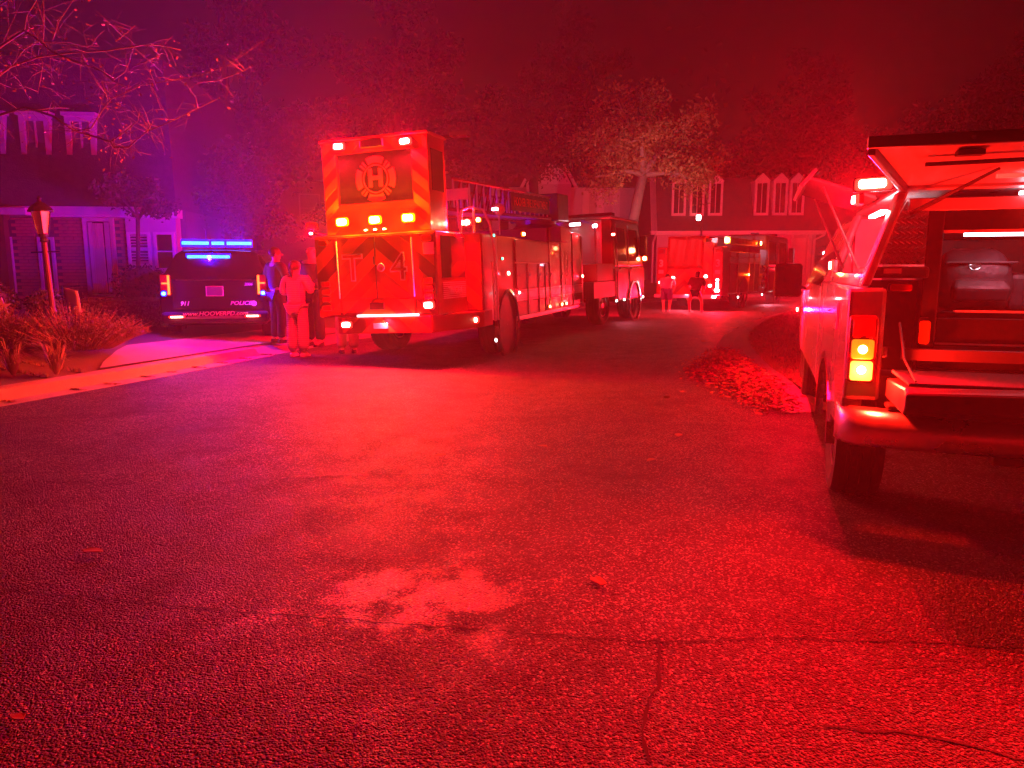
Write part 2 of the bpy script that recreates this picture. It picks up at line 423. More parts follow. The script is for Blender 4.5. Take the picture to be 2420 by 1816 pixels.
# lawns
def lawn(pl, nn, sgn, offs, zf, name):
    m = MB(); vs = []; k = len(offs)
    for i, p in enumerate(pl):
        for o in offs:
            q = p + nn[i]*o*sgn; vs.append((q.x, q.y, zf(q.x, q.y, o)))
    m.add(vs, [(i*k+j, i*k+j+1, (i+1)*k+j+1, (i+1)*k+j) for i in range(len(pl)-1) for j in range(k-1)])
    return tag(m.build(name, lawnm, smooth=True), kind='structure')
lawn(LKs[::2], LN[::2], 1, (.27, .7, 1.3, 2, 3, 4.2, 5.6, 7, 9, 12, 18, 30), lambda x, y, o: .125 + min(.62, .10*max(0, o-.35)), 'lawn')
def zr(x, y, o): return .125 + min(.30, .05*max(0, o-.3))
m = MB(); pl = RKs; far = resample([(4.3, 7.9), (6.5, 9.0), (10, 10.6), (15, 13), (24, 18), (36, 24), (52, 30), (60, 36)], 1); vs = []; k = 9
for i, p in enumerate(pl):
    q0 = p - RN[i]*.27; t = i/(len(pl)-1)*(len(far)-1); a = min(int(t), len(far)-2); q1 = far[a].lerp(far[a+1], t-a)
    for j in range(k):
        s_ = (j/(k-1))**1.6; q = q0.lerp(q1, s_); vs.append((q.x, q.y, .125 + .32*min(1, s_*2) + (.03*math.sin(q.x*1.7+q.y*1.1) if 0 < j < k-1 else 0)))
m.add(vs, [(i*k+j, i*k+j+1, (i+1)*k+j+1, (i+1)*k+j) for i in range(len(pl)-1) for j in range(k-1)])
rlawn = tag(m.build('lawn', lawnm, smooth=True), kind='structure')
RLV = vs
# driveway of the police car: concrete apron, then asphalt
def ribbon(lb, rb, name, mt, dz, nseg=14):
    A = resample(lb, .6); B = resample(rb, .6); m = MB(); vs = []
    n_ = 24
    def at(pl, t): t *= len(pl)-1; i = min(int(t), len(pl)-2); return pl[i].lerp(pl[i+1], t-i)
    for i in range(n_+1):
        for j in range(7):
            q = at(A, i/n_).lerp(at(B, i/n_), j/6); vs.append((q.x, q.y, zl(q.x, q.y)+dz))
    m.add(vs, [(i*7+j, i*7+j+1, i*7+j+8, i*7+j+7) for i in range(n_) for j in range(6)])
    return tag(m.build(name, mt, smooth=True), kind='structure')
ribbon([(-5.42, 9.65), (-5.62, 10.1), (-5.95, 11.1), (-6.05, 11.6)], [(-3.45, 15.9), (-3.85, 15.95), (-4.3, 15.9), (-4.65, 15.8)], 'driveway_apron', M['concrete'], .022)
ribbon([(-6.02, 11.5), (-7.0, 14), (-7.4, 17), (-7.6, 23)], [(-4.6, 15.7), (-4.5, 17), (-4.4, 19), (-4.4, 23)], 'driveway', mat('driveway_asphalt', (.055, .050, .048), .8, var=.35, scale=3, bump=.5, bscale=90), .014)
gut = MB(); vs = []
for i, p in enumerate(LKs):
    if 12.35 < p.y < 15.9:
        for o, z in ((-.28, .004), (.0, .012), (.30, .157), (.75, .178)): q = p + LN[i]*o; vs.append((q.x, q.y, z))
nn_ = len(vs)//4
gut.add(vs, [(i*4+j, i*4+j+1, i*4+j+5, i*4+j+4) for i in range(nn_-1) for j in range(3)])
tag(gut.build('driveway_lip', M['concrete'], smooth=True), kind='structure')

# ------------------------------------------------------------------ grass, leaf litter (nobody could count them)
def blades(name, n, sampler, h, wdt, m, label, cat, lean=.5, seed=1):
    rnd = random.Random(seed); vs = []; fs = []
    for i in range(n):
        x, y, z = sampler(rnd); a = rnd.uniform(0, 6.283); hh = h*rnd.uniform(.5, 1.3); ww = wdt*rnd.uniform(.6, 1.3)
        l = Vector((rnd.gauss(0, lean), rnd.gauss(0, lean), 0))*hh; c, s_ = math.cos(a)*ww, math.sin(a)*ww
        o = len(vs); vs += [(x-c, y-s_, z), (x+c, y+s_, z), (x+l.x, y+l.y, z+hh)]; fs.append((o, o+1, o+2))
    b = MB(); b.v = vs; b.f = fs
    return tag(b.build(name, m, fix=False), label, cat, kind='stuff')
kk = 9
def on_rlawn(rnd):
    while True:
        i = rnd.randrange(len(RKs)-1); j = int(rnd.random()**1.4*(kk-1)); a = Vector(RLV[i*kk+j]); b_ = Vector(RLV[i*kk+j+1]); c = Vector(RLV[(i+1)*kk+j]); d = Vector(RLV[(i+1)*kk+j+1])
        u, v_ = rnd.random(), rnd.random(); p = a.lerp(b_, u).lerp(c.lerp(d, u), v_)
        if p.y < 30 and p.x < 13: return p
blades('grass', 30000, on_rlawn, .06, .006, mat('grass_blade', (.22, .17, .07), .7, var=.4, scale=3), 'short dry grass of the right-hand verge', 'grass', seed=3)
def on_llawn(rnd):
    while True:
        i = rnd.randrange(len(LKs)); o = .3 + rnd.random()**1.5*6
        q = LKs[i] + LN[i]*o
        if 8 < q.y < 30 and not (-7.6 < q.x < -3.2 and 9.7 < q.y < 23): return (q.x, q.y, zl(q.x, q.y))
blades('grass', 12000, on_llawn, .06, .007, MC['grass_blade'], 'short grass around the planting bed by the left house', 'grass', seed=4)
def litter(name, n, sampler, size, m, label, cat, seed, up=.9):
    rnd = random.Random(seed); vs = []; fs = []
    for i in range(n):
        p = Vector(sampler(rnd)); q = Quaternion((0, 0, 1), rnd.uniform(0, 6.28)) @ Quaternion((1, 0, 0), rnd.gauss(0, up)) ; s_ = size*rnd.uniform(.6, 1.35)
        o = len(vs)
        for a, b_, c in ((-1, 0, 0), (-.25, -.42, .10), (.5, -.34, .12), (1, 0, .3), (.5, .34, .12), (-.25, .42, .10)):
            vs.append(p + q @ Vector((a*s_, b_*s_, c*s_)))
        fs += [(o, o+1, o+2, o+3), (o, o+3, o+4, o+5)]
    b = MB(); b.v = [tuple(v) for v in vs]; b.f = fs
    return tag(b.build(name, m, fix=False), label, cat, kind='stuff')
def pile(rnd):
    # drift of leaves in the gutter, along and over the kerb
    t = rnd.random(); c = Vector((3.3, 11.6)).lerp(Vector((2.72, 7.55)), t); a = rnd.gauss(0, .22)*(.6+.6*math.sin(math.pi*min(1, t+.15)))
    h = max(0, .26*math.exp(-(a/.32)**2)*min(1, .35+1.6*math.sin(math.pi*min(1, t*.95+.05))))
    return (c.x + a - .02 + rnd.gauss(0, .05), c.y + rnd.gauss(0, .18), .015 + rnd.random()*h)
litter('leaf_drift', 6000, pile, .027, M['dryleaf'], 'drift of dry leaves heaped in the gutter beside the pickup', 'leaves', 5)
def thin(rnd):
    i = rnd.randrange(len(RKs)-1); q = RKs[i] + RN[i]*abs(rnd.gauss(0, .45)); return (q.x, q.y, .012)
litter('leaf_litter', 380, thin, .045, M['dryleaf'], 'loose dry leaves scattered along the right kerb', 'leaves', 6, .35)
def thin2(rnd):
    i = rnd.choice([j for j, p in enumerate(LKs) if 7 < p.y < 13]); q = LKs[i] - LN[i]*(.05+abs(rnd.gauss(0, .10))); return (q.x, q.y, .014)
litter('leaf_litter', 420, thin2, .026, M['dryleaf'], 'thin line of leaf litter along the left kerb', 'leaves', 7, .5)
def yard(rnd): p = on_rlawn(rnd); return (p[0], p[1], p[2]+.03)
litter('leaf_litter', 420, yard, .05, M['dryleaf'], 'dry leaves lying on the right-hand grass', 'leaves', 8, .4)
for i, (x, y, s_, q) in enumerate([(-2.15, 3.62, .055, 1), (1.45, 6.3, .06, 0), (.25, 5.9, .04, 0), (1.05, 5.45, .045, 2), (.40, 3.25, .05, 0), (-.55, 5.6, .04, 1), (2.0, 8.6, .06, 1), (-1.6, 2.2, .03, 2)]):
    d = MB(); n_ = 9
    outl = [(math.cos(t)*s_*(1+.25*math.sin(5*t+i)), math.sin(t)*s_*.55*(1+.2*math.cos(3*t))) for t in [2*math.pi*k/n_ for k in range(n_)]]
    d.slab([(a, c, .012+.25*abs(c)) for a, c in outl], (0, 0, .003))
    o = d.build('fallen_leaf', M['dryleaf']); o.location = (x, y, .004); o.rotation_euler = (0, 0, i*1.3)
    tag(o, ['small curled dry leaf lying alone on the left foreground road', 'reddish leaf on the road left of the pickup tyre', 'small dry leaf lying mid-road behind the ladder truck', 'dry leaf on the road between the drift and the camera', 'curled dry leaf on the road right of the shiny patch', 'small leaf on the road straight behind the ladder truck', 'dry leaf on the road just left of the leaf drift', 'tiny leaf on the road at the lower left foreground'][i], 'leaf', 'single leaves on the road')

# ------------------------------------------------------------------ plants
def tree(name, base, fork, limbs, crown, nleaf, leaf, seed, label, m_leaf, m_bark, r0=.22, group=None):
    """tapered trunk and limbs, crown of leaf faces in clumps round the limb ends"""
    rnd = random.Random(seed); e = empty(name, base); B = Vector(base); F = Vector(fork) - B
    t = MB(); mid = F*.5 + Vector((rnd.uniform(-.12, .12), 0, 0))
    t.tube([(0, 0, -.1), (0, 0, .15), mid, F], [r0*1.5, r0*1.15, r0*.92, r0*.8], 10)
    ends = []
    for (dx, dy, dz) in limbs:
        E_ = F + Vector((dx, dy, dz)); bend = F.lerp(E_, .5) + Vector((rnd.uniform(-.2, .2), rnd.uniform(-.2, .2), abs(dz)*.12 + .1))
        t.tube([F - Vector((0, 0, .1)), F.lerp(bend, .5), bend, E_], [r0*.6, r0*.45, r0*.32, r0*.10], 7); ends.append(E_)
        for q in range(5):
            s_ = rnd.uniform(.35, .95); P = F.lerp(E_, s_); T = P + Vector((rnd.uniform(-1, 1), rnd.uniform(-1, 1), rnd.uniform(-.3, .9)))*crown*.42
            t.tube([P, P.lerp(T, .5) + Vector((0, 0, .08)), T], [r0*.22, r0*.14, r0*.04], 5); ends.append(T)
    t.build('trunk', m_bark, e, smooth=True)
    vs = []; fs = []
    clumps = []
    for E_ in ends:
        for q in range(3): clumps.append((E_ + Vector((rnd.gauss(0, .4), rnd.gauss(0, .4), rnd.gauss(0, .3)))*crown*.5, crown*rnd.uniform(.18, .42)))
    for i in range(nleaf):
        c, rr = clumps[rnd.randrange(len(clumps))]
        d = Vector((rnd.gauss(0, 1), rnd.gauss(0, 1), rnd.gauss(0, .8))); p = c + d.normalized()*rr*rnd.random()**.45
        q = Quaternion((rnd.gauss(0, 1), rnd.gauss(0, 1), rnd.gauss(0, 1), rnd.gauss(0, 1))).normalized(); s_ = leaf*rnd.uniform(.6, 1.4)
        o = len(vs)
        for a, b_ in ((-1, 0), (0, -.5), (1, 0), (0, .5)): vs.append(tuple(p + q @ Vector((a*s_, b_*s_, .12*s_*(abs(b_) > 0)))))
        fs.append((o, o+1, o+2, o+3))
    c = MB(); c.v = vs; c.f = fs; c.build('crown', m_leaf, e, fix=False)
    return tag(e, label, 'tree', group)
TG = 'trees standing between and behind the houses'
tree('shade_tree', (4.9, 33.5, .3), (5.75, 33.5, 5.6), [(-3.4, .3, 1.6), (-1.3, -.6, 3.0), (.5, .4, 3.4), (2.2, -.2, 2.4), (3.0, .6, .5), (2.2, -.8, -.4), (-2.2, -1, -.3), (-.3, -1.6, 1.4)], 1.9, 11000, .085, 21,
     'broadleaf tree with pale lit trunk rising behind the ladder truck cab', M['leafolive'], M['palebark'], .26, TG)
tree('shade_tree', (1.0, 34, .3), (.95, 34, 5.4), [(-2.6, 0, 2.4), (-.6, .5, 3.6), (1.2, 0, 3.0), (1.6, -.6, 1.0), (-1.8, -.5, .6)], 1.9, 8000, .085, 22,
     'dark trunked tree rising behind the middle of the ladder', M['leaf'], M['bark'], .26, TG)
tree('shade_tree', (-.5, 36, .3), (-.4, 36, 5.2), [(-2.4, 0, 2.6), (-.8, .4, 3.8), (1.0, 0, 3.4), (2.0, -.5, 1.6)], 1.9, 7000, .09, 23,
     'tree with dense leaves just right of the tiller cab', M['leaf'], M['bark'], .24, TG)
tree('tall_tree', (-5.0, 34, .5), (-5.0, 34, 4.6), [(-3.5, 0, 3), (-1.2, .6, 6), (2, 0, 6.4), (3.3, 0, 3.2), (0, -.6, 8.6)], 2.6, 10000, .13, 24,
     'tall dark tree behind the tiller cab, left of it', M['leafdark'], M['bark'], .34, TG)
tree('tall_tree', (-11.0, 30, .6), (-11, 30, 4.6), [(-3.0, 0, 3), (-1.2, .6, 5.4), (2, 0, 5.8), (3.3, 0, 2.6), (0, -.6, 7.6)], 2.6, 9000, .13, 25,
     'tall dark tree rising behind the police car', M['leafdark'], M['bark'], .34, TG)
tree('tall_tree', (4.0, 54, .6), (4, 54, 7), [(-4, 0, 4), (-1.5, .6, 8), (2, 0, 9), (4.3, 0, 5), (0, -.6, 11)], 3.4, 8000, .18, 26,
     'tallest far tree, behind the houses in the centre', M['leafdark'], M['bark'], .4, TG)
tree('tall_tree', (19.5, 52, .6), (19.5, 52, 6), [(-4, 0, 3), (-1.5, .6, 6), (2, 0, 7), (4.3, 0, 4), (0, -.6, 8)], 3.2, 7000, .18, 27,
     'far dark tree behind the right end of the dormered house', M['leafdark'], M['bark'], .4, TG)
tree('tall_tree', (25, 38, .6), (25, 38, 5), [(-4, 0, 3), (-1.5, .6, 5), (2, 0, 6), (4.3, 0, 3), (0, -.6, 7)], 3.0, 7000, .15, 28,
     'dark tree beyond the pickup at the far right', M['leafdark'], M['bark'], .4, TG)
tree('young_tree', (-4.6, 22.5, .7), (-4.7, 22.5, 2.4), [(-.8, 0, .7), (.4, .2, 1.1), (.9, 0, .4), (-.2, -.3, 1.2)], .9, 4000, .06, 29,
     'small leafy tree between the police car and the tiller cab', M['leaf'], M['bark'], .08, TG)
tree('young_tree', (-8.35, 16.6, .6), (-8.1, 16.4, 2.6), [(-.5, 0, .5), (.3, .1, .5), (.5, 0, .1), (-.2, -.2, .7)], .62, 2600, .05, 30,
     'small leafy tree against the white bay of the left house', M['leaf'], M['bark'], .05, TG)
tree('young_tree', (-7.0, 19.6, .7), (-7.0, 19.6, 2.3), [(-.7, 0, 1.0), (.5, .2, 1.5), (1.0, 0, .5), (-.2, -.3, 1.9), (.2, -.4, .3)], 1.1, 5000, .06, 34,
     'leafy tree at the corner of the left house, above the police car', M['leaf'], M['bark'], .09, TG)
# far wood closing the view
wd = random.Random(77); vs = []; fs = []
for i in range(26000):
    a = wd.uniform(-1.15, 1.15); rr = wd.uniform(74, 92); x = math.sin(a)*rr; y = math.cos(a)*rr
    z = abs(wd.gauss(0, 1))*6*(.7+.5*math.sin(a*9)+.3*math.sin(a*23+2)); s_ = wd.uniform(.25, .6); o = len(vs)
    q = Quaternion((wd.gauss(0, 1), wd.gauss(0, 1), wd.gauss(0, 1), wd.gauss(0, 1))).normalized()
    for p, u in ((-1, 0), (0, -.6), (1, 0), (0, .6)): vs.append(tuple(Vector((x, y, z)) + q @ Vector((p*s_, u*s_, 0))))
    fs.append((o, o+1, o+2, o+3))
c = MB(); c.v = vs; c.f = fs
tag(c.build('far_wood', M['leafdark'], fix=False), 'dark mass of far trees closing the view behind the houses', 'trees', kind='stuff')

# tree with bare drooping branches at the upper left (trunk just outside the picture)
def px(u, v, d):   # point seen at photo pixel (u, v), d metres ahead
    x = (u-1210)/1750; y = -(v-908)/1750; P = math.atan(273/1750)
    r = Vector((x, math.cos(P) + y*math.sin(P), -math.sin(P) + y*math.cos(P)))
    return Vector((0, 0, 1.45)) + r*(d/r.y)
e = empty('bare_tree', (-8.7, 9.6, .3)); O = Vector(e.location)
t = MB(); rnd = random.Random(5)
top = Vector((-8.2, 9.5, 3.4))
t.tube([O - Vector((0, 0, .4)) - O, Vector((.05, 0, .8)), Vector((.2, 0, 1.9)), top - O], [.20, .15, .13, .11], 9)
k3 = 3.16
main = [[(-60, 640), (0, 560), (80, 500), (280, 430), (500, 400), (800, 380), (1060, 340), (1180, 335), (1350, 375)],
        [(-80, 900), (0, 860), (190, 800), (400, 870), (560, 980), (700, 1020), (830, 1060), (850, 1100), (960, 1100), (1100, 980), (1140, 910)],
        [(560, 980), (680, 960), (760, 830), (830, 740), (1050, 640), (1290, 600), (1500, 560), (1700, 490), (1870, 370)],
        [(-60, 420), (0, 350), (180, 230), (300, 310), (390, 390), (560, 460), (760, 530), (840, 600), (940, 660)],
        [(180, 230), (200, 120), (300, -40)], [(-40, 60), (60, 0), (160, -80)], [(390, 300), (440, 160), (560, -20)],
        [(830, 1060), (940, 980), (1030, 900), (1040, 820)], [(1100, 980), (1250, 920), (1380, 860), (1640, 730)],
        [(990, 500), (1120, 450), (1210, 400)], [(860, 310), (950, 240), (1010, 190)], [(280, 430), (320, 470), (300, 600), (280, 700)],
        [(80, 500), (180, 370), (290, 310), (600, 345), (740, 345)], [(840, 600), (930, 540), (980, 430)], [(800, 740), (770, 640), (760, 600)],
        [(1600, 610), (1740, 560), (1840, 520)], [(320, -20), (325, 120), (325, 300)]]
tips = []
for i, br in enumerate(main):
    dd = 9.5 + rnd.uniform(-.3, .3); pts = []
    for j, (u, v) in enumerate(br): pts.append(px(u/k3, v/k3, dd - .045*j*(1 if i % 2 else -1)) - O)
    r0 = .019 if i in (0, 1, 3) else .009
    if i in (0, 1, 3): pts = [top - O, (top-O).lerp(pts[0], .6) + Vector((0, 0, .1))] + pts; 
    n_ = len(pts); t.tube(pts, [max(.004, (.07 if i in (0, 1, 3) and q < 2 else r0)*(1 - .75*q/n_)) for q in range(n_)], 5)
    for q in range(len(pts)-1):
        for _ in range(4):
            P = pts[q].lerp(pts[q+1], rnd.random()); d = Vector((rnd.gauss(0, .18), rnd.gauss(0, .25), rnd.gauss(-.05, .18)))
            t.tube([P, P + d*.5 + Vector((0, 0, .03)), P + d + Vector((0, 0, rnd.uniform(-.05, .08)))], [.0035, .0028, .0015], 4); tips.append(P + d)
            for _ in range(2):
                d2 = Vector((rnd.gauss(0, .09), rnd.gauss(0, .1), rnd.gauss(0, .09))); t.tube([P + d*.6, P + d*.6 + d2], [.002, .001], 3)
t.build('trunk', mat('twig_bark', (.15, .11, .09), .9, var=.35, scale=12), e, smooth=True)
vs = []; fs = []
for i in range(420):
    P = tips[rnd.randrange(len(tips))] + Vector((rnd.gauss(0, .05), rnd.gauss(0, .05), rnd.gauss(-.02, .05))); q = Quaternion((rnd.gauss(0, 1), rnd.gauss(0, 1), rnd.gauss(0, 1), rnd.gauss(0, 1))).normalized()
    o = len(vs); s_ = rnd.uniform(.012, .03)
    for a, b_ in ((-1, 0), (0, -.45), (1, 0), (0, .45)): vs.append(tuple(P + q @ Vector((a*s_, b_*s_, 0))))
    fs.append((o, o+1, o+2, o+3))
c = MB(); c.v = vs; c.f = fs; c.build('crown', M['dryleaf'], e, fix=False)
tag(e, 'nearly bare tree with drooping twiggy branches at the upper left', 'tree')

def spiky(name, loc, rx, ry, h, n, label, seed, m, cat='shrub', group=None, rad=.005):
    rnd = random.Random(seed); e = empty(name, loc); t = MB(); lv = MB()
    for i in range(n):
        a = rnd.uniform(0, 6.28); r = math.sqrt(rnd.random()); x, y = math.cos(a)*r*rx, math.sin(a)*r*ry
        hh = h*(1-.55*r*r)*rnd.uniform(.7, 1.15); o = Vector((x*.55, y*.55, 0)); T = Vector((x*1.12 + rnd.gauss(0, .04), y*1.12 + rnd.gauss(0, .04), hh))
        M_ = o.lerp(T, .5) + Vector((0, 0, hh*.12)); t.tube([o, M_, T], [rad, rad*.9, rad*.45], 3, caps=False)
        for k in range(9):
            s_ = .25 + .75*k/9; P = o.lerp(M_, s_*2) if s_ < .5 else M_.lerp(T, s_*2-1); d = Vector((rnd.gauss(0, 1), rnd.gauss(0, 1), .8)).normalized()*rnd.uniform(.03, .065); w_ = Vector((-d.y, d.x, 0))*.30
            lv.add([P - w_, P + w_, P + d], [(0, 1, 2)])
    t.build('stems', M['straw'], e, fix=False); lv.build('leaves', m, e, fix=False)
    return tag(e, label, cat, group)
sage = mat('grey_green_leaf', (.15, .13, .085), .8, var=.4, scale=4)
spiky('spiky_shrub', (-6.35, 10.75, .30), .95, .8, .60, 620, 'wide spiky shrub at the right end of the planting bed', 31, sage, group='shrubs in the planting bed')
spiky('spiky_shrub', (-7.35, 10.45, .34), .9, .8, .58, 560, 'spiky shrub around the foot of the lamp post', 32, sage, group='shrubs in the planting bed')
spiky('spiky_shrub', (-8.0, 9.6, .36), .75, .75, .50, 420, 'spiky shrub at the left edge of the picture', 33, sage, group='shrubs in the planting bed')
def clump(loc, r, n, label, seed):
    rnd = random.Random(seed); e = empty('grass_clump', loc); b = MB()
    for i in range(n):
        a = rnd.uniform(0, 6.28); l = r*rnd.uniform(.6, 1.15); d = Vector((math.cos(a), math.sin(a), 0)); w_ = Vector((-d.y, d.x, 0))*.0045; hh = l*rnd.uniform(.7, 1.5)
        P = [Vector((0, 0, 0)) + d*.02, d*l*.35 + Vector((0, 0, hh*.75)), d*l*.75 + Vector((0, 0, hh*.85)), d*l*1.1 + Vector((0, 0, hh*.72))]
        ww = (1, 1, .8, .12); b.add([q for p, k in zip(P, ww) for q in (p - w_*k, p + w_*k)], [(0, 1, 3, 2), (2, 3, 5, 4), (4, 5, 7, 6)])
    b.build('blades', mat('strap_leaf', (.30, .26, .14), .6, var=.3, scale=5), e, fix=False)
    return tag(e, label, 'grass clump', 'strap-leaved clumps along the left kerb')
clump((-5.62, 9.05, .16), .36, 120, 'strap-leaved grass clump nearest the driveway apron', 41)
clump((-6.02, 8.85, .18), .34, 110, 'strap-leaved grass clump second from the driveway apron', 42)
clump((-6.3, 8.35, .17), .38, 120, 'strap-leaved grass clump third from the driveway apron', 43)
clump((-6.6, 7.9, .17), .36, 110, 'strap-leaved grass clump cut by the left picture edge', 44)
def bush(name, loc, r, n, leaf, label, seed, m, boxy=0, group=None):
    rnd = random.Random(seed); e = empty(name, loc); vs = []; fs = []; rx, ry, rz = r
    for i in range(n):
        if boxy:
            p = Vector((rnd.uniform(-1, 1), rnd.uniform(-1, 1), rnd.uniform(0, 1))); k = rnd.randrange(3)
            if k == 0: p.z = rnd.uniform(.93, 1)
            elif k == 1: p.y = rnd.choice((-1, 1))*rnd.uniform(.9, 1)
            else: p.x = rnd.choice((-1, 1))*rnd.uniform(.93, 1)
            ed = max(0, p.z-.6)/.4; p.x *= 1-.10*ed*ed; p.y *= 1-.30*ed*ed
            P = Vector((p.x*rx, p.y*ry, p.z*rz*1))
        else:
            d = Vector((rnd.gauss(0, 1), rnd.gauss(0, 1), rnd.gauss(0, 1))).normalized(); d *= rnd.uniform(.72, 1.03)*(1+.10*math.sin(7*d.x+3*d.z+seed)*math.cos(6*d.y))
            P = Vector((d.x*rx, d.y*ry, rz + d.z*rz))
        q = Quaternion((rnd.gauss(0, 1), rnd.gauss(0, 1), rnd.gauss(0, 1), rnd.gauss(0, 1))).normalized(); s_ = leaf*rnd.uniform(.6, 1.3); o = len(vs)
        for a, b_ in ((-1, 0), (0, -.55), (1, 0), (0, .55)): vs.append(tuple(P + q @ Vector((a*s_, b_*s_, .15*s_*abs(b_)))))
        fs.append((o, o+1, o+2, o+3))
    c = MB(); c.v = vs; c.f = fs; c.build('foliage', m, e, fix=False)
    core = MB()
    if boxy: core.box(-rx*.88, rx*.88, -ry*.82, ry*.82, 0, rz*.90)
    else: core.ball((0, 0, rz), (rx*.72, ry*.72, rz*.85))
    core.build('branches', M['bark'], e)
    return tag(e, label, 'shrub', group)
bush('garden_bush', (-8.7, 12.2, .55), (.55, .5, .36), 1500, .03, 'dark rounded bush at the far left, under the columns', 51, M['leafdark'])
bush('garden_bush', (-7.9, 12.6, .58), (.32, .32, .26), 900, .03, 'small dark bush right behind the lamp post', 52, M['leafdark'])
bush('garden_bush', (-7.7, 15.6, .62), (.62, .5, .46), 1800, .03, 'dark round bush under the white bay window', 53, M['leafdark'])
bush('clipped_hedge', (-7.15, 13.6, .42), (.95, .38, .50), 5200, .028, 'long clipped grey-green hedge left of the police car', 54, mat('hedge_leaf', (.12, .13, .085), .75, var=.3, scale=5), boxy=1)

# ================================================================== HOUSES
def window(parent, x0, x1, z0, z1, y=0, name='window', blinds=0, curtains=False, mt='trim', fw=.06):
    f = MB()
    f.box(x0-fw, x0, y-.05, y+.02, z0-fw, z1+fw); f.box(x1, x1+fw, y-.05, y+.02, z0-fw, z1+fw)
    f.box(x0, x1, y-.05, y+.02, z1, z1+fw); f.box(x0, x1, y-.065, y+.02, z0-fw, z0)
    if not curtains: f.box(x0, x1, y-.03, y+.01, (z0+z1)/2-.015, (z0+z1)/2+.015)
    w_ = f.build(name, M[mt], parent)
    MB().box(x0, x1, y+.005, y+.012, z0, z1).build('pane', M['glass'], w_)
    for i in range(blinds):
        z = z0+.03+(z1-z0-.06)*i/max(1, blinds-1)
        MB().add([(x0+.01, y-.012, z-.018), (x1-.01, y-.012, z-.018), (x1-.01, y+.002, z+.016), (x0+.01, y+.002, z+.016)], [(0, 1, 2, 3)]).build('blind_slat', M['siding'], w_, fix=False)
    return w_
M['blind'] = mat('drawn_blind', (.16, .15, .16), .8)
h1 = empty('brick_townhouse', (-7.95, 17.9, .62), 5)
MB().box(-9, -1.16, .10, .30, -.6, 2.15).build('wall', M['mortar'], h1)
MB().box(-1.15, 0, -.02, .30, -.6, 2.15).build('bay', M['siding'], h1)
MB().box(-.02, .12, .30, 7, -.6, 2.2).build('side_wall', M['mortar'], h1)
f = MB(); f.box(-9, .12, -.25, .12, 2.0, 2.2); f.box(-9, .14, -.30, -.25, 2.06, 2.24); f.build('fascia', M['trim'], h1)
MB().hexa([(-9, -.22, 2.205), (.10, -.22, 2.205), (.10, 7, 2.205), (-9, 7, 2.205)], [(-9, .55, 5.7), (-.25, .55, 5.7), (-.25, 6.5, 5.7), (-9, 6.5, 5.7)]).build('roof', M['shingle'], h1)
# individual bricks of the visible front piers
bm_ = MB().box(-.100, .100, -.02, .06, -.033, .033); brick0 = bm_.build('brick', M['brick'], h1, bevel=.004); first = True
rb = random.Random(9)
for (xa, xb) in ((-2.80, -2.14), (-1.42, -1.17), (-3.75, -3.20), (-4.55, -4.05)):
    z = -.02; row = 0
    while z < 1.98:
        x = xa + (.10 if row % 2 else .0)
        while x < xb - .03:
            w_ = min(.20, xb - x) if x + .2 <= xb + .06 else xb - x
            if w_ > .05:
                if first: o = brick0; first = False
                else: o = brick0.copy(); COL.objects.link(o)
                o.location = (x + w_/2, .085 + rb.uniform(-.004, .004), z + .03); o.scale = (w_/.20, 1, 1)
            x += w_ + .012
        z += .076; row += 1
# curtained glass door, bay windows, windows between the piers
d = window(h1, -2.04, -1.52, .22, 1.92, .05, 'door', curtains=True, fw=.09)
MB().box(-2.0, -1.90, -.02, .0, .24, 1.9).build('door_stile', M['trim'], d)
for i in range(6):
    MB().tube([(-1.92+.045*i, .0, .25), (-1.92+.045*i, .0, 1.88)], .024, 6).build('curtain_fold', M['curtain'], d)
MB().box(-1.64, -1.53, -.012, .003, .24, 1.9).build('side_panel', M['siding'], d)
window(h1, -1.06, -.66, .95, 1.62, -.03, blinds=10)
window(h1, -.46, -.10, .84, 1.62, -.03)
window(h1, -3.12, -2.88, .3, 1.5, .06, curtains=True)
window(h1, -3.98, -3.82, .3, 1.5, .06, curtains=True)
for x in (-3.45, -4.0):
    c = MB(); c.box(x-.10, x+.10, -.95, -.77, -.5, 2.0); c.box(x-.13, x+.13, -.98, -.74, -.5, -.35); c.box(x-.13, x+.13, -.98, -.74, 1.9, 2.0)
    c.build('porch_column', mat('brown_paint', (.10, .055, .04), .7), h1)
MB().box(-4.6, -2.85, -1.0, .0, 2.0, 2.15).build('porch_beam', M['trim'], h1)
def dormer(parent, xc, y0, z0, wd, ht, dp, name='dormer', peak=.35, pane='glass'):
    """white dormer box standing out of a steep roof"""
    b = MB(); hw = wd/2
    b.box(xc-hw, xc-hw+.12, y0, y0+dp, z0, z0+ht); b.box(xc+hw-.12, xc+hw, y0, y0+dp, z0, z0+ht)
    b.box(xc-hw+.12, xc+hw-.12, y0, y0+.1, z0, z0+.14); b.box(xc-hw+.12, xc+hw-.12, y0, y0+.1, z0+ht-.12, z0+ht)
    d = b.build(name, M['trim'], parent)
    MB().box(xc-hw+.12, xc+hw-.12, y0+.06, y0+.08, z0+.14, z0+ht-.12).build('pane', M[pane], d)
    MB().box(xc-.02, xc+.02, y0+.035, y0+.058, z0+.14, z0+ht-.12).build('mullion', M['trim'], d)
    if peak: MB().slab([(xc-hw-.05, y0-.04, z0+ht), (xc+hw+.05, y0-.04, z0+ht), (xc, y0-.04, z0+ht+peak)], (0, dp, 0)).build('pediment', M['trim'], d)
    else: MB().box(xc-hw-.05, xc+hw+.05, y0-.05, y0+dp, z0+ht, z0+ht+.08).build('cap', M['trim'], d)
    return d
for xc in (-2.02, -3.02, -4.02): dormer(h1, xc, .05, 2.50, .66, 1.80, 1.0, peak=0, pane='blind')
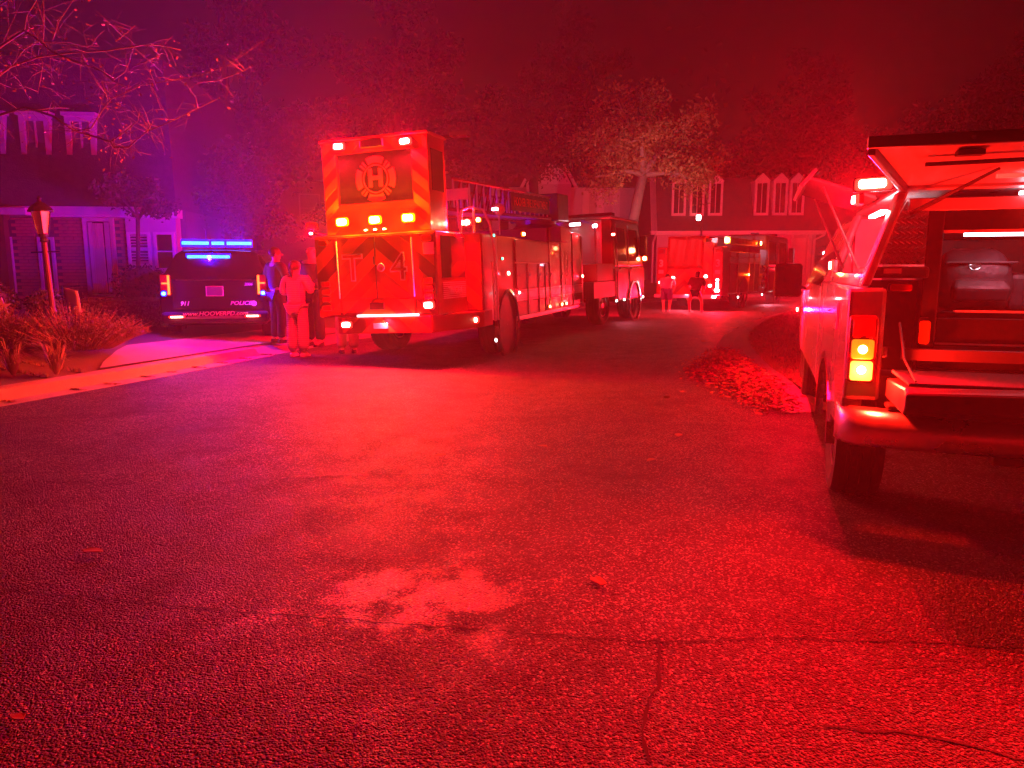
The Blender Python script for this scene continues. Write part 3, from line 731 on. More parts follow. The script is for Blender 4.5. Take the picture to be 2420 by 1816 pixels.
tag(h1, 'brick townhouse with white bay and dark mansard roof at the left', 'house')

h2 = empty('dormered_house', (7.9, 42, .3), -4)
MB().box(.2, 8.9, .3, 8, -.6, 3.1).build('wall', M['siding'], h2)
MB().hexa([(-.1, -.1, 3.2), (9.1, -.1, 3.2), (9.1, 8, 3.2), (-.1, 8, 3.2)], [(-.1, 1.4, 6.2), (9.1, 1.4, 6.2), (9.1, 7, 6.2), (-.1, 7, 6.2)]).build('roof', M['shingle'], h2)
f = MB(); f.box(-.2, 9.25, -.25, .3, 3.0, 3.2); f.build('fascia', M['trim'], h2)
MB().slab([(-.15, -.2, 3.2), (.15, -.2, 3.2), (.15, 1.3, 6.3), (-.15, 1.3, 6.3)], (-.03, 0, .0)).build('rake_board', M['trim'], h2)
MB().tube([(9.2, -.28, 3.1), (9.15, -.28, 2.95), (8.7, -.1, 2.7), (8.7, .1, 0)], .06, 6).build('downspout', M['trim'], h2)
MB().tube([(.1, -.28, 3.1), (.05, -.28, 2.95), (-.02, .2, 2.6), (-.02, .2, 0)], .06, 6).build('downspout', M['trim'], h2)
for xc in (1.35, 2.35, 3.35, 5.85, 6.85, 7.75): dormer(h2, xc, .25, 4.05, .78, 1.85, 1.1, peak=.42)
dd = window(h2, 7.75, 8.3, .9, 2.75, .28, 'door'); MB().box(7.75, 8.3, .25, .275, .9, 2.75).build('door_leaf', M['trim'], dd)
MB().box(8.40, 8.56, -.1, .06, 0, 3.0).build('porch_column', M['trim'], h2)
MB().box(7.45, 7.6, -.1, .06, 0, 3.0).build('porch_column', M['trim'], h2)
window(h2, 1.2, 2.0, 1.0, 2.4, .28); window(h2, 4.2, 5.2, 1.0, 2.4, .28)
tag(h2, 'low house with six white dormers in its dark roof, behind the fire engine', 'house')

h3 = empty('sided_house', (-1.2, 45, .4), 3)
MB().box(0, 8.6, 0, 8, -.5, 5.9).build('wall', M['siding'], h3)
MB().slab([(-.4, -.5, 5.8), (-.4, 4, 9.0), (-.4, 8.5, 5.8)], (9.4, 0, 0)).build('roof', M['shingle'], h3)
MB().slab([(2.0, -.9, 5.9), (4.6, -.9, 5.9), (3.3, -.9, 8.3)], (0, 2.4, 0)).build('gable', M['trim'], h3)
MB().box(2.0, 4.6, -.88, 0, -.5, 5.9).build('gable_wing', M['siding'], h3)
f = MB(); f.slab([(1.8, -1.0, 5.7), (3.3, -1.0, 8.5), (3.3, -1.0, 8.75), (1.6, -1.0, 5.7)], (0, .2, 0)); f.slab([(4.8, -1.0, 5.7), (3.3, -1.0, 8.5), (3.3, -1.0, 8.75), (5.0, -1.0, 5.7)], (0, .2, 0)); f.build('rake_board', M['trim'], h3)
for xa, xb in ((5.4, 5.75), (6.3, 6.65), (7.3, 7.65)):
    MB().box(xa, xb, -.06, 0, 4.0, 5.6).build('shutter', M['trim'], h3)
window(h3, 2.9, 3.7, 6.0, 6.9, -.9); window(h3, 5.8, 6.25, 4.1, 5.5); window(h3, 6.7, 7.25, 4.1, 5.5)
tag(h3, 'pale sided two-storey house with a white gable behind the ladder', 'house')
h4 = empty('sided_house', (-13.5, 41, .6), 8)
MB().box(0, 8, 0, 8, -.5, 5.6).build('wall', M['siding'], h4)
MB().slab([(-.4, -.5, 5.5), (-.4, 4, 8.4), (-.4, 8.5, 5.5)], (8.8, 0, 0)).build('roof', M['shingle'], h4)
window(h4, 2, 3, 3.4, 4.8); window(h4, 5, 6, 3.4, 4.8)
tag(h4, 'far sided house showing above the police car', 'house')

# ------------------------------------------------------------------ lamp post, flag, ornament, porch lights
p = empty('lamp_post', (-7.10, 11.5, .5), 0, ry=-1.6)
MB().tube([(0, 0, -.4), (0, 0, .3), (0, 0, .34), (0, 0, 1.35)], [.055, .055, .042, .038], 10).build('post', mat('rusty_brown_post', (.10, .045, .03), .55, var=.35, scale=9), p)
c = MB(); c.lathe([(.02, 1.33), (.06, 1.36), (.05, 1.41), (.07, 1.45), (.07, 1.47)], 12); c.build('collar', M['black'], p)
gl = mat('lantern_glass', (.62, .60, .72), .25, var=.05)
for k in range(6):
    a0, a1 = 2*math.pi*k/6, 2*math.pi*(k+1)/6
    def q(a, r, z): return (r*math.cos(a), r*math.sin(a), z)
    MB().slab([q(a0, .075, 1.475), q(a1, .075, 1.475), q(a1, .135, 1.80), q(a0, .135, 1.80)], Vector((-math.cos((a0+a1)/2), -math.sin((a0+a1)/2), 0))*.004).build('glass_pane', gl, p)
    MB().tube([q(a0, .078, 1.47), q(a0, .14, 1.80)], .008, 5).build('lantern_bar', M['black'], p)
MB().lathe([(.17, 1.80), (.175, 1.815), (.14, 1.87), (.07, 1.93), (.03, 1.95), (.025, 1.98), (.035, 2.0), (.01, 2.04)], 12).build('lantern_roof', M['black'], p)
MB().tube([(-.22, 0, 1.2), (.22, 0, 1.2)], .012, 6).build('ladder_bar', M['black'], p)
tag(p, 'old brown lamp post with a tapered glass lantern in the planting bed', 'lamp post')
fl = empty('garden_flag', (-6.74, 11.35, .45), -12)
MB().tube([(-.12, 0, 0), (-.12, 0, .72), (.2, 0, .74)], .007, 5).build('flag_rod', M['black'], fl)
g_ = MB(); vs = []
for i in range(6):
    for j in range(6): vs.append((-.10+.052*i+.03*j/5, .010*math.sin(i*1.1+j*.5), .72-.085*j-.012*i))
g_.add(vs, [(i*6+j, i*6+j+1, (i+1)*6+j+1, (i+1)*6+j) for i in range(5) for j in range(5)]); o = g_.build('flag', mat('white_cloth', (.62, .58, .55), .85), fl, smooth=True, fix=False)
o.modifiers.new('s', 'SOLIDIFY').thickness = .004
tag(fl, 'small white garden flag leaning beside the lamp post', 'flag')
st = empty('star_ornament', (-7.75, 11.3, .62), 10)
outl = [(math.sin(2*math.pi*k/10)*(.14 if k % 2 == 0 else .05), math.cos(2*math.pi*k/10)*(.14 if k % 2 == 0 else .05)) for k in range(10)]
MB().slab([(a, 0, b_+.26) for a, b_ in outl], (0, .012, 0)).build('star', M['trim'], st)
MB().tube([(0, .006, -.2), (0, .006, .14)], .006, 5).build('stake', M['black'], st)
tag(st, 'small pale star-shaped garden ornament on a stake left of the post', 'ornament')
pl_ = empty('porch_light', (15.6, 37.5, 2.2))
MB().lathe([(.02, -2.0), (.02, -.12), (.10, -.10), (.10, -.08)], 10).build('bracket', M['black'], pl_)
MB().ball((0, 0, 0), .09).build('globe', emis('cold_porch_globe', (.75, .72, 1), 9), pl_, smooth=True)
lightsrc('POINT', (.8, .75, 1), 8, pl_, (0, -.2, 0), rad=.05)
tag(pl_, 'small bluish-white yard light far right, above the parked car', 'light')

# ================================================================== LADDER TRUCK
T = empty('ladder_truck', (-1.0, 10.5, 0), -18, ry=-2.2)
MB().box(-1.95, 0, 0, 1.75, .80, 1.985).build('rear_cabinet', M['truckred'], T, bevel=.02)
bmp = MB().slab([(-1.62, -.03, .55), (-.12, -.03, .55), (.27, 1.1, .55), (.27, 1.5, .55), (-2.2, 1.5, .55), (-2.2, 1.0, .55)], (0, 0, .245)).build('rear_bumper', M['truckred'], T, bevel=.012)
# rear doors and chevrons
for x0, x1 in ((-1.93, -1.565), (-1.54, -.955), (-.945, -.36), (-.335, -.02)):
    z0 = 1.06 if x0 > -1.6 and x1 < -.3 else .82
    MB().box(x0, x1, -.014, -.001, z0, 1.95).build('compartment_door', M['chevred'], T, bevel=.004)
    chevrons(T, x0+.01, x1-.01, z0+.01, 1.94, -.014, -.95, .24, M['lime'], .85, halves=(-1,) if x1 < -.95 else (1,))
MB().box(-1.54, -.36, -.014, -.001, .82, 1.05).build('compartment_door', M['chevred'], T, bevel=.004)
chevrons(T, -1.53, -.37, .83, 1.04, -.014, -.95, .24, M['lime'], .85)
chevrons(T, -1.55, -.16, .565, .785, -.031, -.95, .24, M['lime'], .85)
for x in (-1.552, -.347): MB().tube([(x, -.05, 1.07), (x, -.05, 1.9)], .011, 6).build('grab_rail', M['silver'], T)
MB().tube([(-.95, -.018, 1.06), (-.95, -.018, 1.94)], .006, 5).build('door_seam', M['black'], T)
text('T', .54, M['trim'], T, (-1.32, -.0235, 1.49), bold=.014, name='lettering')
text('4', .54, M['trim'], T, (-.58, -.0235, 1.48), bold=.014, name='lettering')
text('T', .54, M['truckred'], T, (-1.32, -.0255, 1.49), bold=-.004, name='lettering_fill')
text('4', .54, M['truckred'], T, (-.58, -.0255, 1.48), bold=-.004, name='lettering_fill')
MB().lathe([(.06, -.03), (.055, -.036), (.03, -.03), (.005, -.028)], 20, 'y', (-.86, 0, 1.50)).build('latch', M['silver'], T)
MB().box(-.965, -.935, -.06, -.02, 1.54, 1.66).build('door_handle', M['chrome'], T, bevel=.006)
MB().box(-1.08, -.84, -.045, -.014, .90, 1.0).build('tow_plate', M['black'], T, bevel=.006)
MB().box(-1.03, -.80, -.05, -.03, .62, .70).build('number_plate', M['silver'], T, bevel=.004)
for z in (1.29, 1.18, 1.07, .94):
    lamp(T, (-1.78, -.016, z), .14, .075, 'red'); 
    if z > 1: lamp(T, (-.125, -.016, z), .14, .075, 'red')
lamp(T, (-1.78, -.016, 1.885), .15, .08, 'red'); lamp(T, (-.12, -.016, 1.875), .15, .08, 'red')
MB().box(-.19, -.02, -.03, -.015, 1.66, 1.82).build('junction_plate', M['silver'], T, bevel=.006)
PT = 230
lamp(T, (-.135, -.02, .945), .17, .11, 'red', PT*.9)
lamp(T, (-1.45, -.06, .69), .17, .10, 'red', PT*.55)
lamp(T, (.165, .93, .67), .17, .10, 'red', PT*.7)
# tiller cab
C_ = MB()
C_.box(-1.75, -1.53, .06, .66, 1.985, 3.30); C_.box(-.33, -.085, .06, .66, 1.985, 3.30); C_.box(-1.53, -.33, .06, .66, 3.13, 3.30); C_.box(-1.53, -.33, .06, .66, 1.985, 2.42); C_.box(-1.53, -.33, .5, .66, 2.42, 3.13)
cab = C_.build('tiller_cab', M['truckred'], T)
MB().box(-1.78, -.06, .03, .72, 3.302, 3.345).build('cab_roof', M['truckred'], T, bevel=.015)
MB().box(-1.528, -.332, .09, .10, 2.422, 3.128).build('rear_window', M['glass'], T)
MB().box(-.0835, -.075, .16, .58, 2.55, 3.12).build('side_window', M['glass'], T)
for x0, x1, hv in ((-1.745, -1.535, (-1,)), (-.325, -.09, (1,))): chevrons(cab, x0, x1, 2.0, 3.29, .06, -.92, .15, M['lime'], .85, halves=hv)
chevrons(cab, -1.53, -.335, 3.135, 3.295, .06, -.92, .15, M['lime'], .85)
def ringseg(r0, r1, a0, a1, y, xc, zc, n=8):
    pts = [(xc + r1*math.cos(R(a0+(a1-a0)*k/n)), y, zc + r1*math.sin(R(a0+(a1-a0)*k/n))) for k in range(n+1)] + [(xc + r0*math.cos(R(a1-(a1-a0)*k/n)), y, zc + r0*math.sin(R(a1-(a1-a0)*k/n))) for k in range(n+1)]
    return MB().slab(pts, (0, -.004, 0))
emr = mat('emblem_red', (.55, .03, .03), .5)
for a0 in (55, 145, 235, 325): ringseg(.225, .315, a0+8-45+45, a0+62, .088, -.92, 2.755).build('emblem_segment', emr, T)
for a in (45, 135, 225, 315):
    for da in (-5.0, 5.0): ringseg(.215, .30, a+da-2.5, a+da+2.5, .0875, -.92, 2.755, 2).build('emblem_bar', emr, T)
ringseg(.185, .20, 0, 359.9, .088, -.92, 2.755, 40).build('emblem_ring', emr, T)
text('H', .34, emr, T, (-.92, .083, 2.755), bold=.012, name='emblem_letter')
MB().box(-1.10, -.74, -.0, .055, 3.18, 3.29).build('rear_camera', M['black'], T, bevel=.01)
lamp(T, (-1.45, .055, 3.235), .19, .10, 'red', PT*1.25, name='warning_light')
lamp(T, (-.40, .055, 3.215), .19, .10, 'red', PT*1.25)
for x in (-1.475, -.94, -.415): lamp(T, (x, .055, 2.175), .20, .12, 'amb', PT*.6, col=(1, .105, .0))
for x in (-1.09, -.94, -.79): lamp(T, (x, .055, 2.04), .05, .022, 'amb', .8, frame='black', name='marker_light')
# lamps at the shoulders of the body
a = MB(); a.tube([(-1.9, .30, 2.02), (-2.1, .30, 2.05), (-2.12, .28, 2.13)], .02, 6); a.build('lamp_bracket', M['black'], T); lamp(T, (-2.12, .26, 2.16), .18, .09, 'red'); lamp(T, (-2.14, .27, 2.055), .06, .04, 'red', 210, name='marker_light')
lamp(T, (.10, .95, 2.13), .19, .085, 'red', PT*.9); lamp(T, (.30, .97, 2.16), .07, .07, 'amb', 3, name='marker_light')
MB().tube([(-.15, .62, 3.33), (.05, .72, 3.36), (.16, 1.0, 3.34)], .03, 6).build('light_arm', M['black'], T); MB().box(.02, .30, .62, .80, 3.33, 3.42).build('side_floodlight', M['chrome'], T, bevel=.015)
MB().box(-1.28, -.30, -.058, -.032, .800, .825).build('step_light', M['e_soft'], T)
lightsrc('SPOT', (1, .05, .09), 60, T, (-.8, -.075, .79), (0, -.35, -1), .02, 165)
# shoulder, body, compartments
MB().box(-2.2, .25, 1.11, 1.9, .80, 1.98).build('body_shoulder', M['truckred'], T, bevel=.015)
chevrons(T, .005, .245, .81, 1.56, 1.109, -.95, .24, M['lime'], .85, halves=(1,))
g_ = MB()
for k in range(9): g_.box(.001, .008, .18, 1.05, 1.02+.028*k, 1.035+.028*k)
g_.build('grille', M['silver'], T); text('TRUCK 4', .13, M['silver'], T, (.010, .62, 1.135), 'right', bold=.004)
MB().box(.001, .004, .16, 1.07, 1.32, 1.92).build('side_glass', M['glass'], T)
MB().box(-2.2, .22, 1.9, 8.15, .72, 1.98).build('body', M['truckred'], T, bevel=.01)
MB().box(-2.2, .22, 5.10, 8.15, 1.98, 2.27).build('upper_body', M['truckred'], T, bevel=.01)
cuts = [2.88, 3.55, 4.28, 4.75, 5.1, 6.05, 7.1, 8.12]
for a0, a1 in zip(cuts, cuts[1:]):
    ztop = 1.53 if a1 <= 5.2 else 2.22
    MB().box(.222, .250, a0+.02, a1-.02, 1.085, ztop).build('compartment_door', M['doorred'], T, bevel=.008)
    MB().box(.222, .250, a0+.02, a1-.02, .60, .855).build('lower_door', M['doorred'], T, bevel=.008)
    MB().tube([(.258, a1-.004, .62), (.258, a1-.004, ztop)], .015, 5).build('trim_strip', M['silver'], T)
    MB().box(.251, .262, a0+.08, a0+.14, 1.30, 1.36).build('door_latch', M['chrome'], T)
MB().box(.222, .246, 2.9, 5.08, 1.56, 1.95).build('compartment_door', M['doorred'], T, bevel=.008)
for z0, z1 in ((.87, .895), (.905, 1.03), (1.04, 1.065)): MB().box(.222, .2535, 2.86, 8.14, z0, z1).build('reflective_stripe', M['silver'], T)
MB().box(-2.2, .24, 2.86, 8.15, .52, .598).build('running_board', M['alu'], T, bevel=.008)
for q in (.84, 1.40, 1.74): MB().lathe([(.10, .2535), (.095, .258), (.075, .258), (.07, .2535)], 20, 'x', (0, 6.55, q)).build('emblem_ring', M['silver'], T)
text('H', .22, M['silver'], T, (.253, 6.55, 1.18), 'right', bold=.006, name='emblem_letter')
MB().box(.251, .256, 6.40, 6.43, .80, 1.75).build('emblem_bar', M['silver'], T); MB().box(.251, .256, 6.67, 6.70, .80, 1.75).build('emblem_bar', M['silver'], T)
MB().box(.22, .50, 5.15, 5.95, 1.98, 2.28).build('pump_control_box', M['chevred'], T, bevel=.01)
# wheel arch and tiller wheels
MB().lathe([(.60, -.01), (.60, .05), (.55, .06), (.55, -.01)], 28, 'x', (.215, 2.35, .50)).build('wheel_arch', M['chrome'], T)
MB().lathe([(.545, 0), (.54, .012), (.01, .012)], 28, 'x', (.215, 2.35, .50)).build('wheel_well', M['black'], T)
wheel(T, (.03, 2.35, .505), .50, .36, .29); wheel(T, (-1.98, 2.35, .58), .50, .40, .29)
for y in (2.2, 5.0, 7.8): lamp(T, (-2.21, y, 1.86), .17, .09, 'red', PT*1.0, face='left', name='side_light')  # unseen flank lamps, added to throw red light on the left house
# white grab rails at the shoulder
for pts in ([(.06, .80, 1.98), (.08, .82, 2.30), (.14, 1.02, 2.36), (.28, 1.22, 2.33), (.32, 1.40, 2.1), (.33, 1.52, 1.7), (.33, 1.58, 1.0), (.33, 1.58, .62)],
            [(.20, 1.0, 1.98), (.20, 1.02, 2.36)], [(.33, 1.36, 1.55), (.345, 1.36, 1.5), (.345, 1.40, .62)], [(.33, 1.58, 1.45), (.345, 1.38, 1.45)]):
    MB().tube(pts, .020, 7).build('grab_rail', M['trim'], T)
MB().box(.245, .262, 1.2, 1.85, .62, 1.95).build('reflective_panel', M['silver'], T, bevel=.006)
for y, z, k in ((1.62, 1.96, 'teal'), (2.0, 1.60, 'teal'), (1.66, 1.05, 'white'), (2.86, 1.02, 'white'), (8.3, .9, 'white')):
    lamp(T, (.27, y, z), .045, .04, k, face='right', name='marker_light', frame='black')
lamp(T, (.255, 2.30, 1.36), .12, .07, 'red', 4, face='right', name='side_light'); lamp(T, (.262, 7.95, 1.26), .12, .07, 'red', 4, face='right', name='side_light')
lamp(T, (.255, 3.25, 2.05), .12, .07, 'amb', 1.5, face='right', name='side_light')
for y in (4.9, 5.9, 6.3): lamp(T, (.255, y, .68), .07, .05, 'amb', .3, face='right', name='marker_light', frame='black')
lamp(T, (.26, 1.55, .30), .05, .05, 'white', face='right', name='marker_light', frame='black')
# dome light on a stalk
MB().lathe([(.012, 1.98), (.012, 2.28), (.05, 2.30), (.11, 2.36), (.09, 2.44), (.03, 2.48), (.005, 2.485)], 14, 'z', (.30, 1.9, 0)).build('dome_light', M['silver'], T, smooth=True)
lamp(T, (.28, 1.80, 2.38), .10, .04, 'white', name='flood_light')
# ladder
ld = empty('ladder', (0, 1.9, 2.42), 0, parent=T, rx=2.2)
for x in (-1.45, -.55):
    MB().tube([(x, 0, .02), (x, 7.2, .02)], .035, 6).build('lower_rail', M['truckred'], ld)
    MB().tube([(x, .2, .52), (x, 7.2, .52)], .028, 6).build('upper_rail', M['truckred'], ld)
    for k in range(19):
        y = .2 + .37*k
        MB().tube([(x, y, .02), (x, y, .52)], .018, 5).build('upright', M['silver'], ld)
        MB().tube([(x, y, .03), (x, y+.34, .51)], .015, 5).build('brace', M['truckred'], ld)
for k in range(19): MB().tube([(-1.45, .2+.37*k, .03), (-.55, .2+.37*k, .03)], .016, 5).build('rung', M['silver'], ld)
sg = MB().box(-.51, -.48, 3.1, 6.1, .10, .47).build('sign_board', M['black'], ld)
text('HOOVER FIRE DEPARTMENT', .24, mat('sign_red', (.85, .06, .06), .5), ld, (-.477, 4.6, .285), 'right', bold=.006, sx=.86)
for k in range(5): MB().tube([(-1.35+.2*k, -.55, .0), (-1.35+.2*k, -.55, .52), (-1.35+.2*k, -.40, .60), (-1.35+.2*k, 0, .60)], .02, 6).build('tip_rail', M['trim'], ld)
MB().box(-.62, -.22, .0, .06, .16, .34).build('placard', M['silver'], ld); MB().tube([(-.42, .03, -.3), (-.42, .03, .16)], .018, 6).build('placard_post', M['silver'], ld)
MB().box(-1.6, -.35, 6.4, 7.5, -.05, .62).build('ladder_base', M['black'], ld, bevel=.03)
MB().lathe([(.62, -.5), (.62, -.2), (.5, -.1), (.5, .0), (.01, 0)], 24, 'z', (-.98, 6.6, 0)).build('turntable', M['truckred'], ld)
# tractor, turned a little to the right of the trailer
Q = empty('tractor', (.35, 8.0, 0), -7, parent=T)
MB().box(-2.35, .15, .2, 1.9, .70, 1.10).build('frame', M['black'], Q)
MB().box(-2.30, .12, .55, 1.95, 1.11, 1.55).build('rear_deck', M['truckred'], Q, bevel=.02)
MB().box(-2.35, .15, 1.96, 4.9, .55, 1.45).build('cab_lower', M['truckred'], Q, bevel=.05)
MB().hexa([(-2.33, 1.97, 1.46), (.13, 1.97, 1.46), (.13, 4.85, 1.46), (-2.33, 4.85, 1.46)], [(-2.25, 2.02, 2.72), (.05, 2.02, 2.72), (.05, 4.55, 2.72), (-2.25, 4.55, 2.72)]).build('cab_upper', M['truckred'], Q, bevel=.06)
MB().box(-2.28, .06, 1.97, 4.6, 2.722, 2.80).build('cab_roof', M['white'], Q, bevel=.03)
MB().box(-2.0, -.2, 1.90, 1.955, 1.56, 2.70).build('cab_back_panel', M['white'], Q, bevel=.02)
for y0, y1 in ((2.2, 3.1), (3.3, 4.35)):
    MB().add([(.135, y0, 1.62), (.135, y1, 1.62), (.085, y1-.06, 2.5), (.085, y0+.03, 2.5)], [(0, 1, 2, 3)]).build('side_window', M['glass'], Q)
    MB().tube([(.16, y0-.05, .62), (.15, y0-.05, 1.6), (.10, y0, 2.6)], .014, 5).build('door_trim', M['silver'], Q)
    MB().box(.15, .17, y0+.05, y0+.2, 1.40, 1.45).build('door_handle', M['chrome'], Q)
MB().box(-2.1, .0, 2.2, 2.5, 2.81, 2.90).build('light_bar', M['lens_off'], Q, bevel=.02)
MB().box(.10, .28, 4.55, 4.75, 1.75, 2.35).build('mirror', M['black'], Q, bevel=.03)
for k in range(14): MB().box(.152, .158, 3.22, 3.25, .66+.09*k, .70+.09*k).build('reflector', M['silver'], Q)
for k in range(12): MB().box(.152, .158, 4.60, 4.63, .66+.07*k, .69+.07*k).build('reflector', M['silver'], Q)
wheel(Q, (-.08, 1.15, .50), .50, .34, .29); wheel(Q, (-2.1, 1.15, .50), .50, .34, .29); wheel(Q, (-.08, 3.75, .50), .50, .32, .29); wheel(Q, (-2.1, 3.75, .50), .50, .32, .29)
MB().lathe([(.60, -.01), (.60, .06), (.54, .06), (.54, -.01)], 28, 'x', (.13, 3.75, .50)).build('wheel_arch', M['chrome'], Q)
for x in (-.9, .02): MB().tube([(x, .75, 1.5), (x, .75, 2.5), (x-.35, .75, 2.62)] if x > -.5 else [(x, .75, 1.5), (x, .75, 2.4)], .025, 6).build('stack_pipe', M['trim'], Q)
lamp(Q, (-.9, 1.86, 2.62), .30, .07, 'white', name='scene_light'); lightsrc('SPOT', (1, .40, .55), 6, Q, (-.9, 1.80, 2.57), (.2, -.6, -.6), .02, 140)
for x in (-2.0, -.2): lamp(Q, (x, 4.96, 1.2), .2, .12, 'red', 230, face='front')  # unseen front lamps, added to redden the rear of the fire engine
lightsrc('SPOT', (1, .30, .34), 160, Q, (-1.2, 4.4, 2.95), (.18, 1, .28), .02, 75)  # bare spot without a fixture, added to light the tree and house ahead
lamp(Q, (-.35, 1.86, 2.55), .12, .10, 'white', name='scene_light')
lamp(Q, (.22, 4.70, 1.70), .13, .13, 'amb', 6, name='yard_lamp')  # yellow yard lamp from farther off, mounted on the tractor mirror here
for y in (1.9, 2.6, 4.55): lamp(Q, (.165, y, .58), .09, .05, 'white', face='right', name='step_light', frame='black')
lightsrc('SPOT', (1, .18, .30), 16, Q, (.20, 2.6, .54), (.6, -.2, -1), .02, 150)
lamp(Q, (.16, 1.85, 2.3), .1, .06, 'red', 10, face='rear', name='side_light')
flatten(Q)
tag(T, 'tractor-drawn ladder truck with chevron rear and lit tiller cab', 'fire truck')

# ================================================================== FIRE ENGINE (farther)
E3 = empty('fire_engine', (7.05, 26.0, 0), -33)
MB().box(-2.10, .30, .02, 4.6, .55, 2.05).build('body', M['truckred'], E3, bevel=.02)
for x0, x1 in ((-2.10, -1.74), (-.06, .30)): MB().box(x0, x1, -.12, .6, .50, 2.20).build('rear_column', M['truckred'], E3, bevel=.03)
MB().box(-1.74, -.06, .30, 4.2, 2.05, 2.50).build('hose_bed', M['alu'], E3)
tp = MB(); vs = []
rr = random.Random(3)
for i in range(13):
    for j in range(9): vs.append((-1.72+1.36*i/12, -.06 - .025*math.sin(i*1.9+j*.3) - .02*math.sin(i*.8), 2.56-1.12*j/8 + .02*math.sin(i*.9)))
tp.add(vs, [(i*9+j, i*9+j+1, (i+1)*9+j+1, (i+1)*9+j) for i in range(12) for j in range(8)]); o = tp.build('hose_bed_curtain', mat('red_vinyl', (.34, .01, .012), .5), E3, smooth=True, fix=False); o.modifiers.new('s', 'SOLIDIFY').thickness = .01
MB().box(-1.72, -.36, -.03, 2.4, 2.50, 2.57).build('hose_bed_cover', mat('red_vinyl', (.34, .01, .012), .5), E3, bevel=.02)
MB().box(-1.72, -.40, -.10, .018, .55, 1.42).build('rear_panel', M['chevred'], E3)
chevrons(E3, -1.71, -.41, .57, 1.41, -.101, -1.06, .26, M['lime'], .9)
MB().box(-.39, -.07, -.10, .018, .55, 2.35).build('rear_panel', M['chevred'], E3)
chevrons(E3, -.385, -.075, .57, 2.34, -.101, -1.06, .26, M['lime'], .9, halves=(1,))
MB().box(-2.1, .30, -.30, -.105, .42, .54).build('tail_board', M['alu'], E3, bevel=.01)
for x in (-1.93, .13):
    text('3', .34, M['trim'], E3, (x, -.124, 1.62), bold=.012)
    lamp(E3, (x, -.125, 2.05), .20, .12, 'red'); MB().box(x-.09, x+.09, -.135, -.121, 1.27, 1.40).build('plate', M['silver'], E3)
for z in (1.06, .94, .84): lamp(E3, (.14, -.125, z), .09, .07, 'white', name='rear_light')
lamp(E3, (.14, -.125, .70), .22, .15, 'red', 380)
for x, z in ((-1.46, 1.12), (-.28, 1.18), (-.12, .86)): lamp(E3, (x, -.11, z), .10, .09, 'white', name='rear_light')
lamp(E3, (-1.95, -.125, .95), .08, .08, 'white', name='rear_light'); lamp(E3, (.10, -.31, .48), .14, .07, 'white', name='ground_light')
lightsrc('SPOT', (1, .12, .2), 70, E3, (-.9, -.32, .60), (0, -.5, -1), .02, 160)
cuts = [.62, 1.55, 3.05, 3.75, 4.5]
for a0, a1 in zip(cuts, cuts[1:]):
    MB().box(.302, .325, a0+.03, a1-.03, .62 if not (1.5 < a0 < 1.6) else 1.15, 1.62).build('compartment_door', M['doorred'], E3, bevel=.008)
    MB().tube([(.33, a1, .6), (.33, a1, 2.0)], .012, 5).build('trim_strip', M['silver'], E3)
    MB().box(.302, .325, a0+.03, a1-.03, 1.86, 2.03).build('upper_door', M['truckred'], E3, bevel=.008)
for z0, z1 in ((1.64, 1.67), (1.68, 1.80), (1.81, 1.84)): MB().box(.302, .327, .6, 4.55, z0, z1).build('reflective_stripe', M['silver'], E3)
sb = MB().box(.30, .34, .55, 4.4, 2.28, 2.52).build('sign_board', M['chevred'], E3); text('HOOVER FIRE DEPARTMENT', .22, M['trim'], sb, (.343, 2.45, 2.40), 'right', bold=.004, sx=.92)
lamp(E3, (.30, .30, 2.42), .20, .22, 'amb', 18, face='rear'); lamp(E3, (.36, 4.25, 2.42), .16, .16, 'amb', 14, face='right')
# pump panel
MB().box(-2.05, .28, 4.62, 5.6, .5, 2.2).build('pump_house', M['alu'], E3, bevel=.01)
for k, (y, z, r) in enumerate(((4.85, 1.15, .10), (5.1, 1.05, .13), (5.35, 1.2, .09), (4.9, .8, .12), (5.25, .75, .14), (5.1, 1.45, .08), (5.35, 1.5, .07), (4.85, 1.5, .08))):
    MB().lathe([(r, .28), (r, .34), (r*.8, .37), (.01, .37)], 16, 'x', (0, y, z)).build('hose_outlet' if k < 5 else 'gauge', M['chrome'] if k % 2 else M['silver'], E3)
MB().box(-2.10, .32, 5.62, 9.7, .45, 1.5).build('cab_lower', M['truckred'], E3, bevel=.06)
MB().hexa([(-2.08, 5.63, 1.51), (.30, 5.63, 1.51), (.30, 9.65, 1.51), (-2.08, 9.65, 1.51)], [(-2.0, 5.66, 2.80), (.22, 5.66, 2.80), (.22, 9.35, 2.80), (-2.0, 9.35, 2.80)]).build('cab_upper', M['white'], E3, bevel=.07)
for y0, y1 in ((6.0, 7.3), (7.7, 9.1)):
    MB().add([(.298, y0, 1.62), (.298, y1, 1.62), (.245, y1-.06, 2.55), (.245, y0+.03, 2.55)], [(0, 1, 2, 3)]).build('side_window', M['glass'], E3)
    MB().tube([(.335, y0-.08, .6), (.315, y0-.08, 1.5), (.26, y0-.06, 2.6)], .016, 5).build('grab_rail', M['silver'], E3)
MB().box(.28, .50, 9.4, 9.6, 1.7, 2.35).build('mirror', M['black'], E3, bevel=.03)
MB().box(-1.9, .1, 7.6, 8.0, 2.81, 2.92).build('light_bar', M['lens_off'], E3, bevel=.02)
wheel(E3, (.12, 2.3, .50), .50, .34, .29); wheel(E3, (-1.9, 2.3, .50), .50, .34, .29); wheel(E3, (.12, 7.5, .50), .50, .34, .29); wheel(E3, (-1.9, 7.5, .50), .50, .34, .29)
for y in (2.3, 7.5): MB().lathe([(.60, -.01), (.60, .05), (.54, .05), (.54, -.01)], 28, 'x', (.31, y, .52)).build('wheel_arch', M['chrome'], E3)
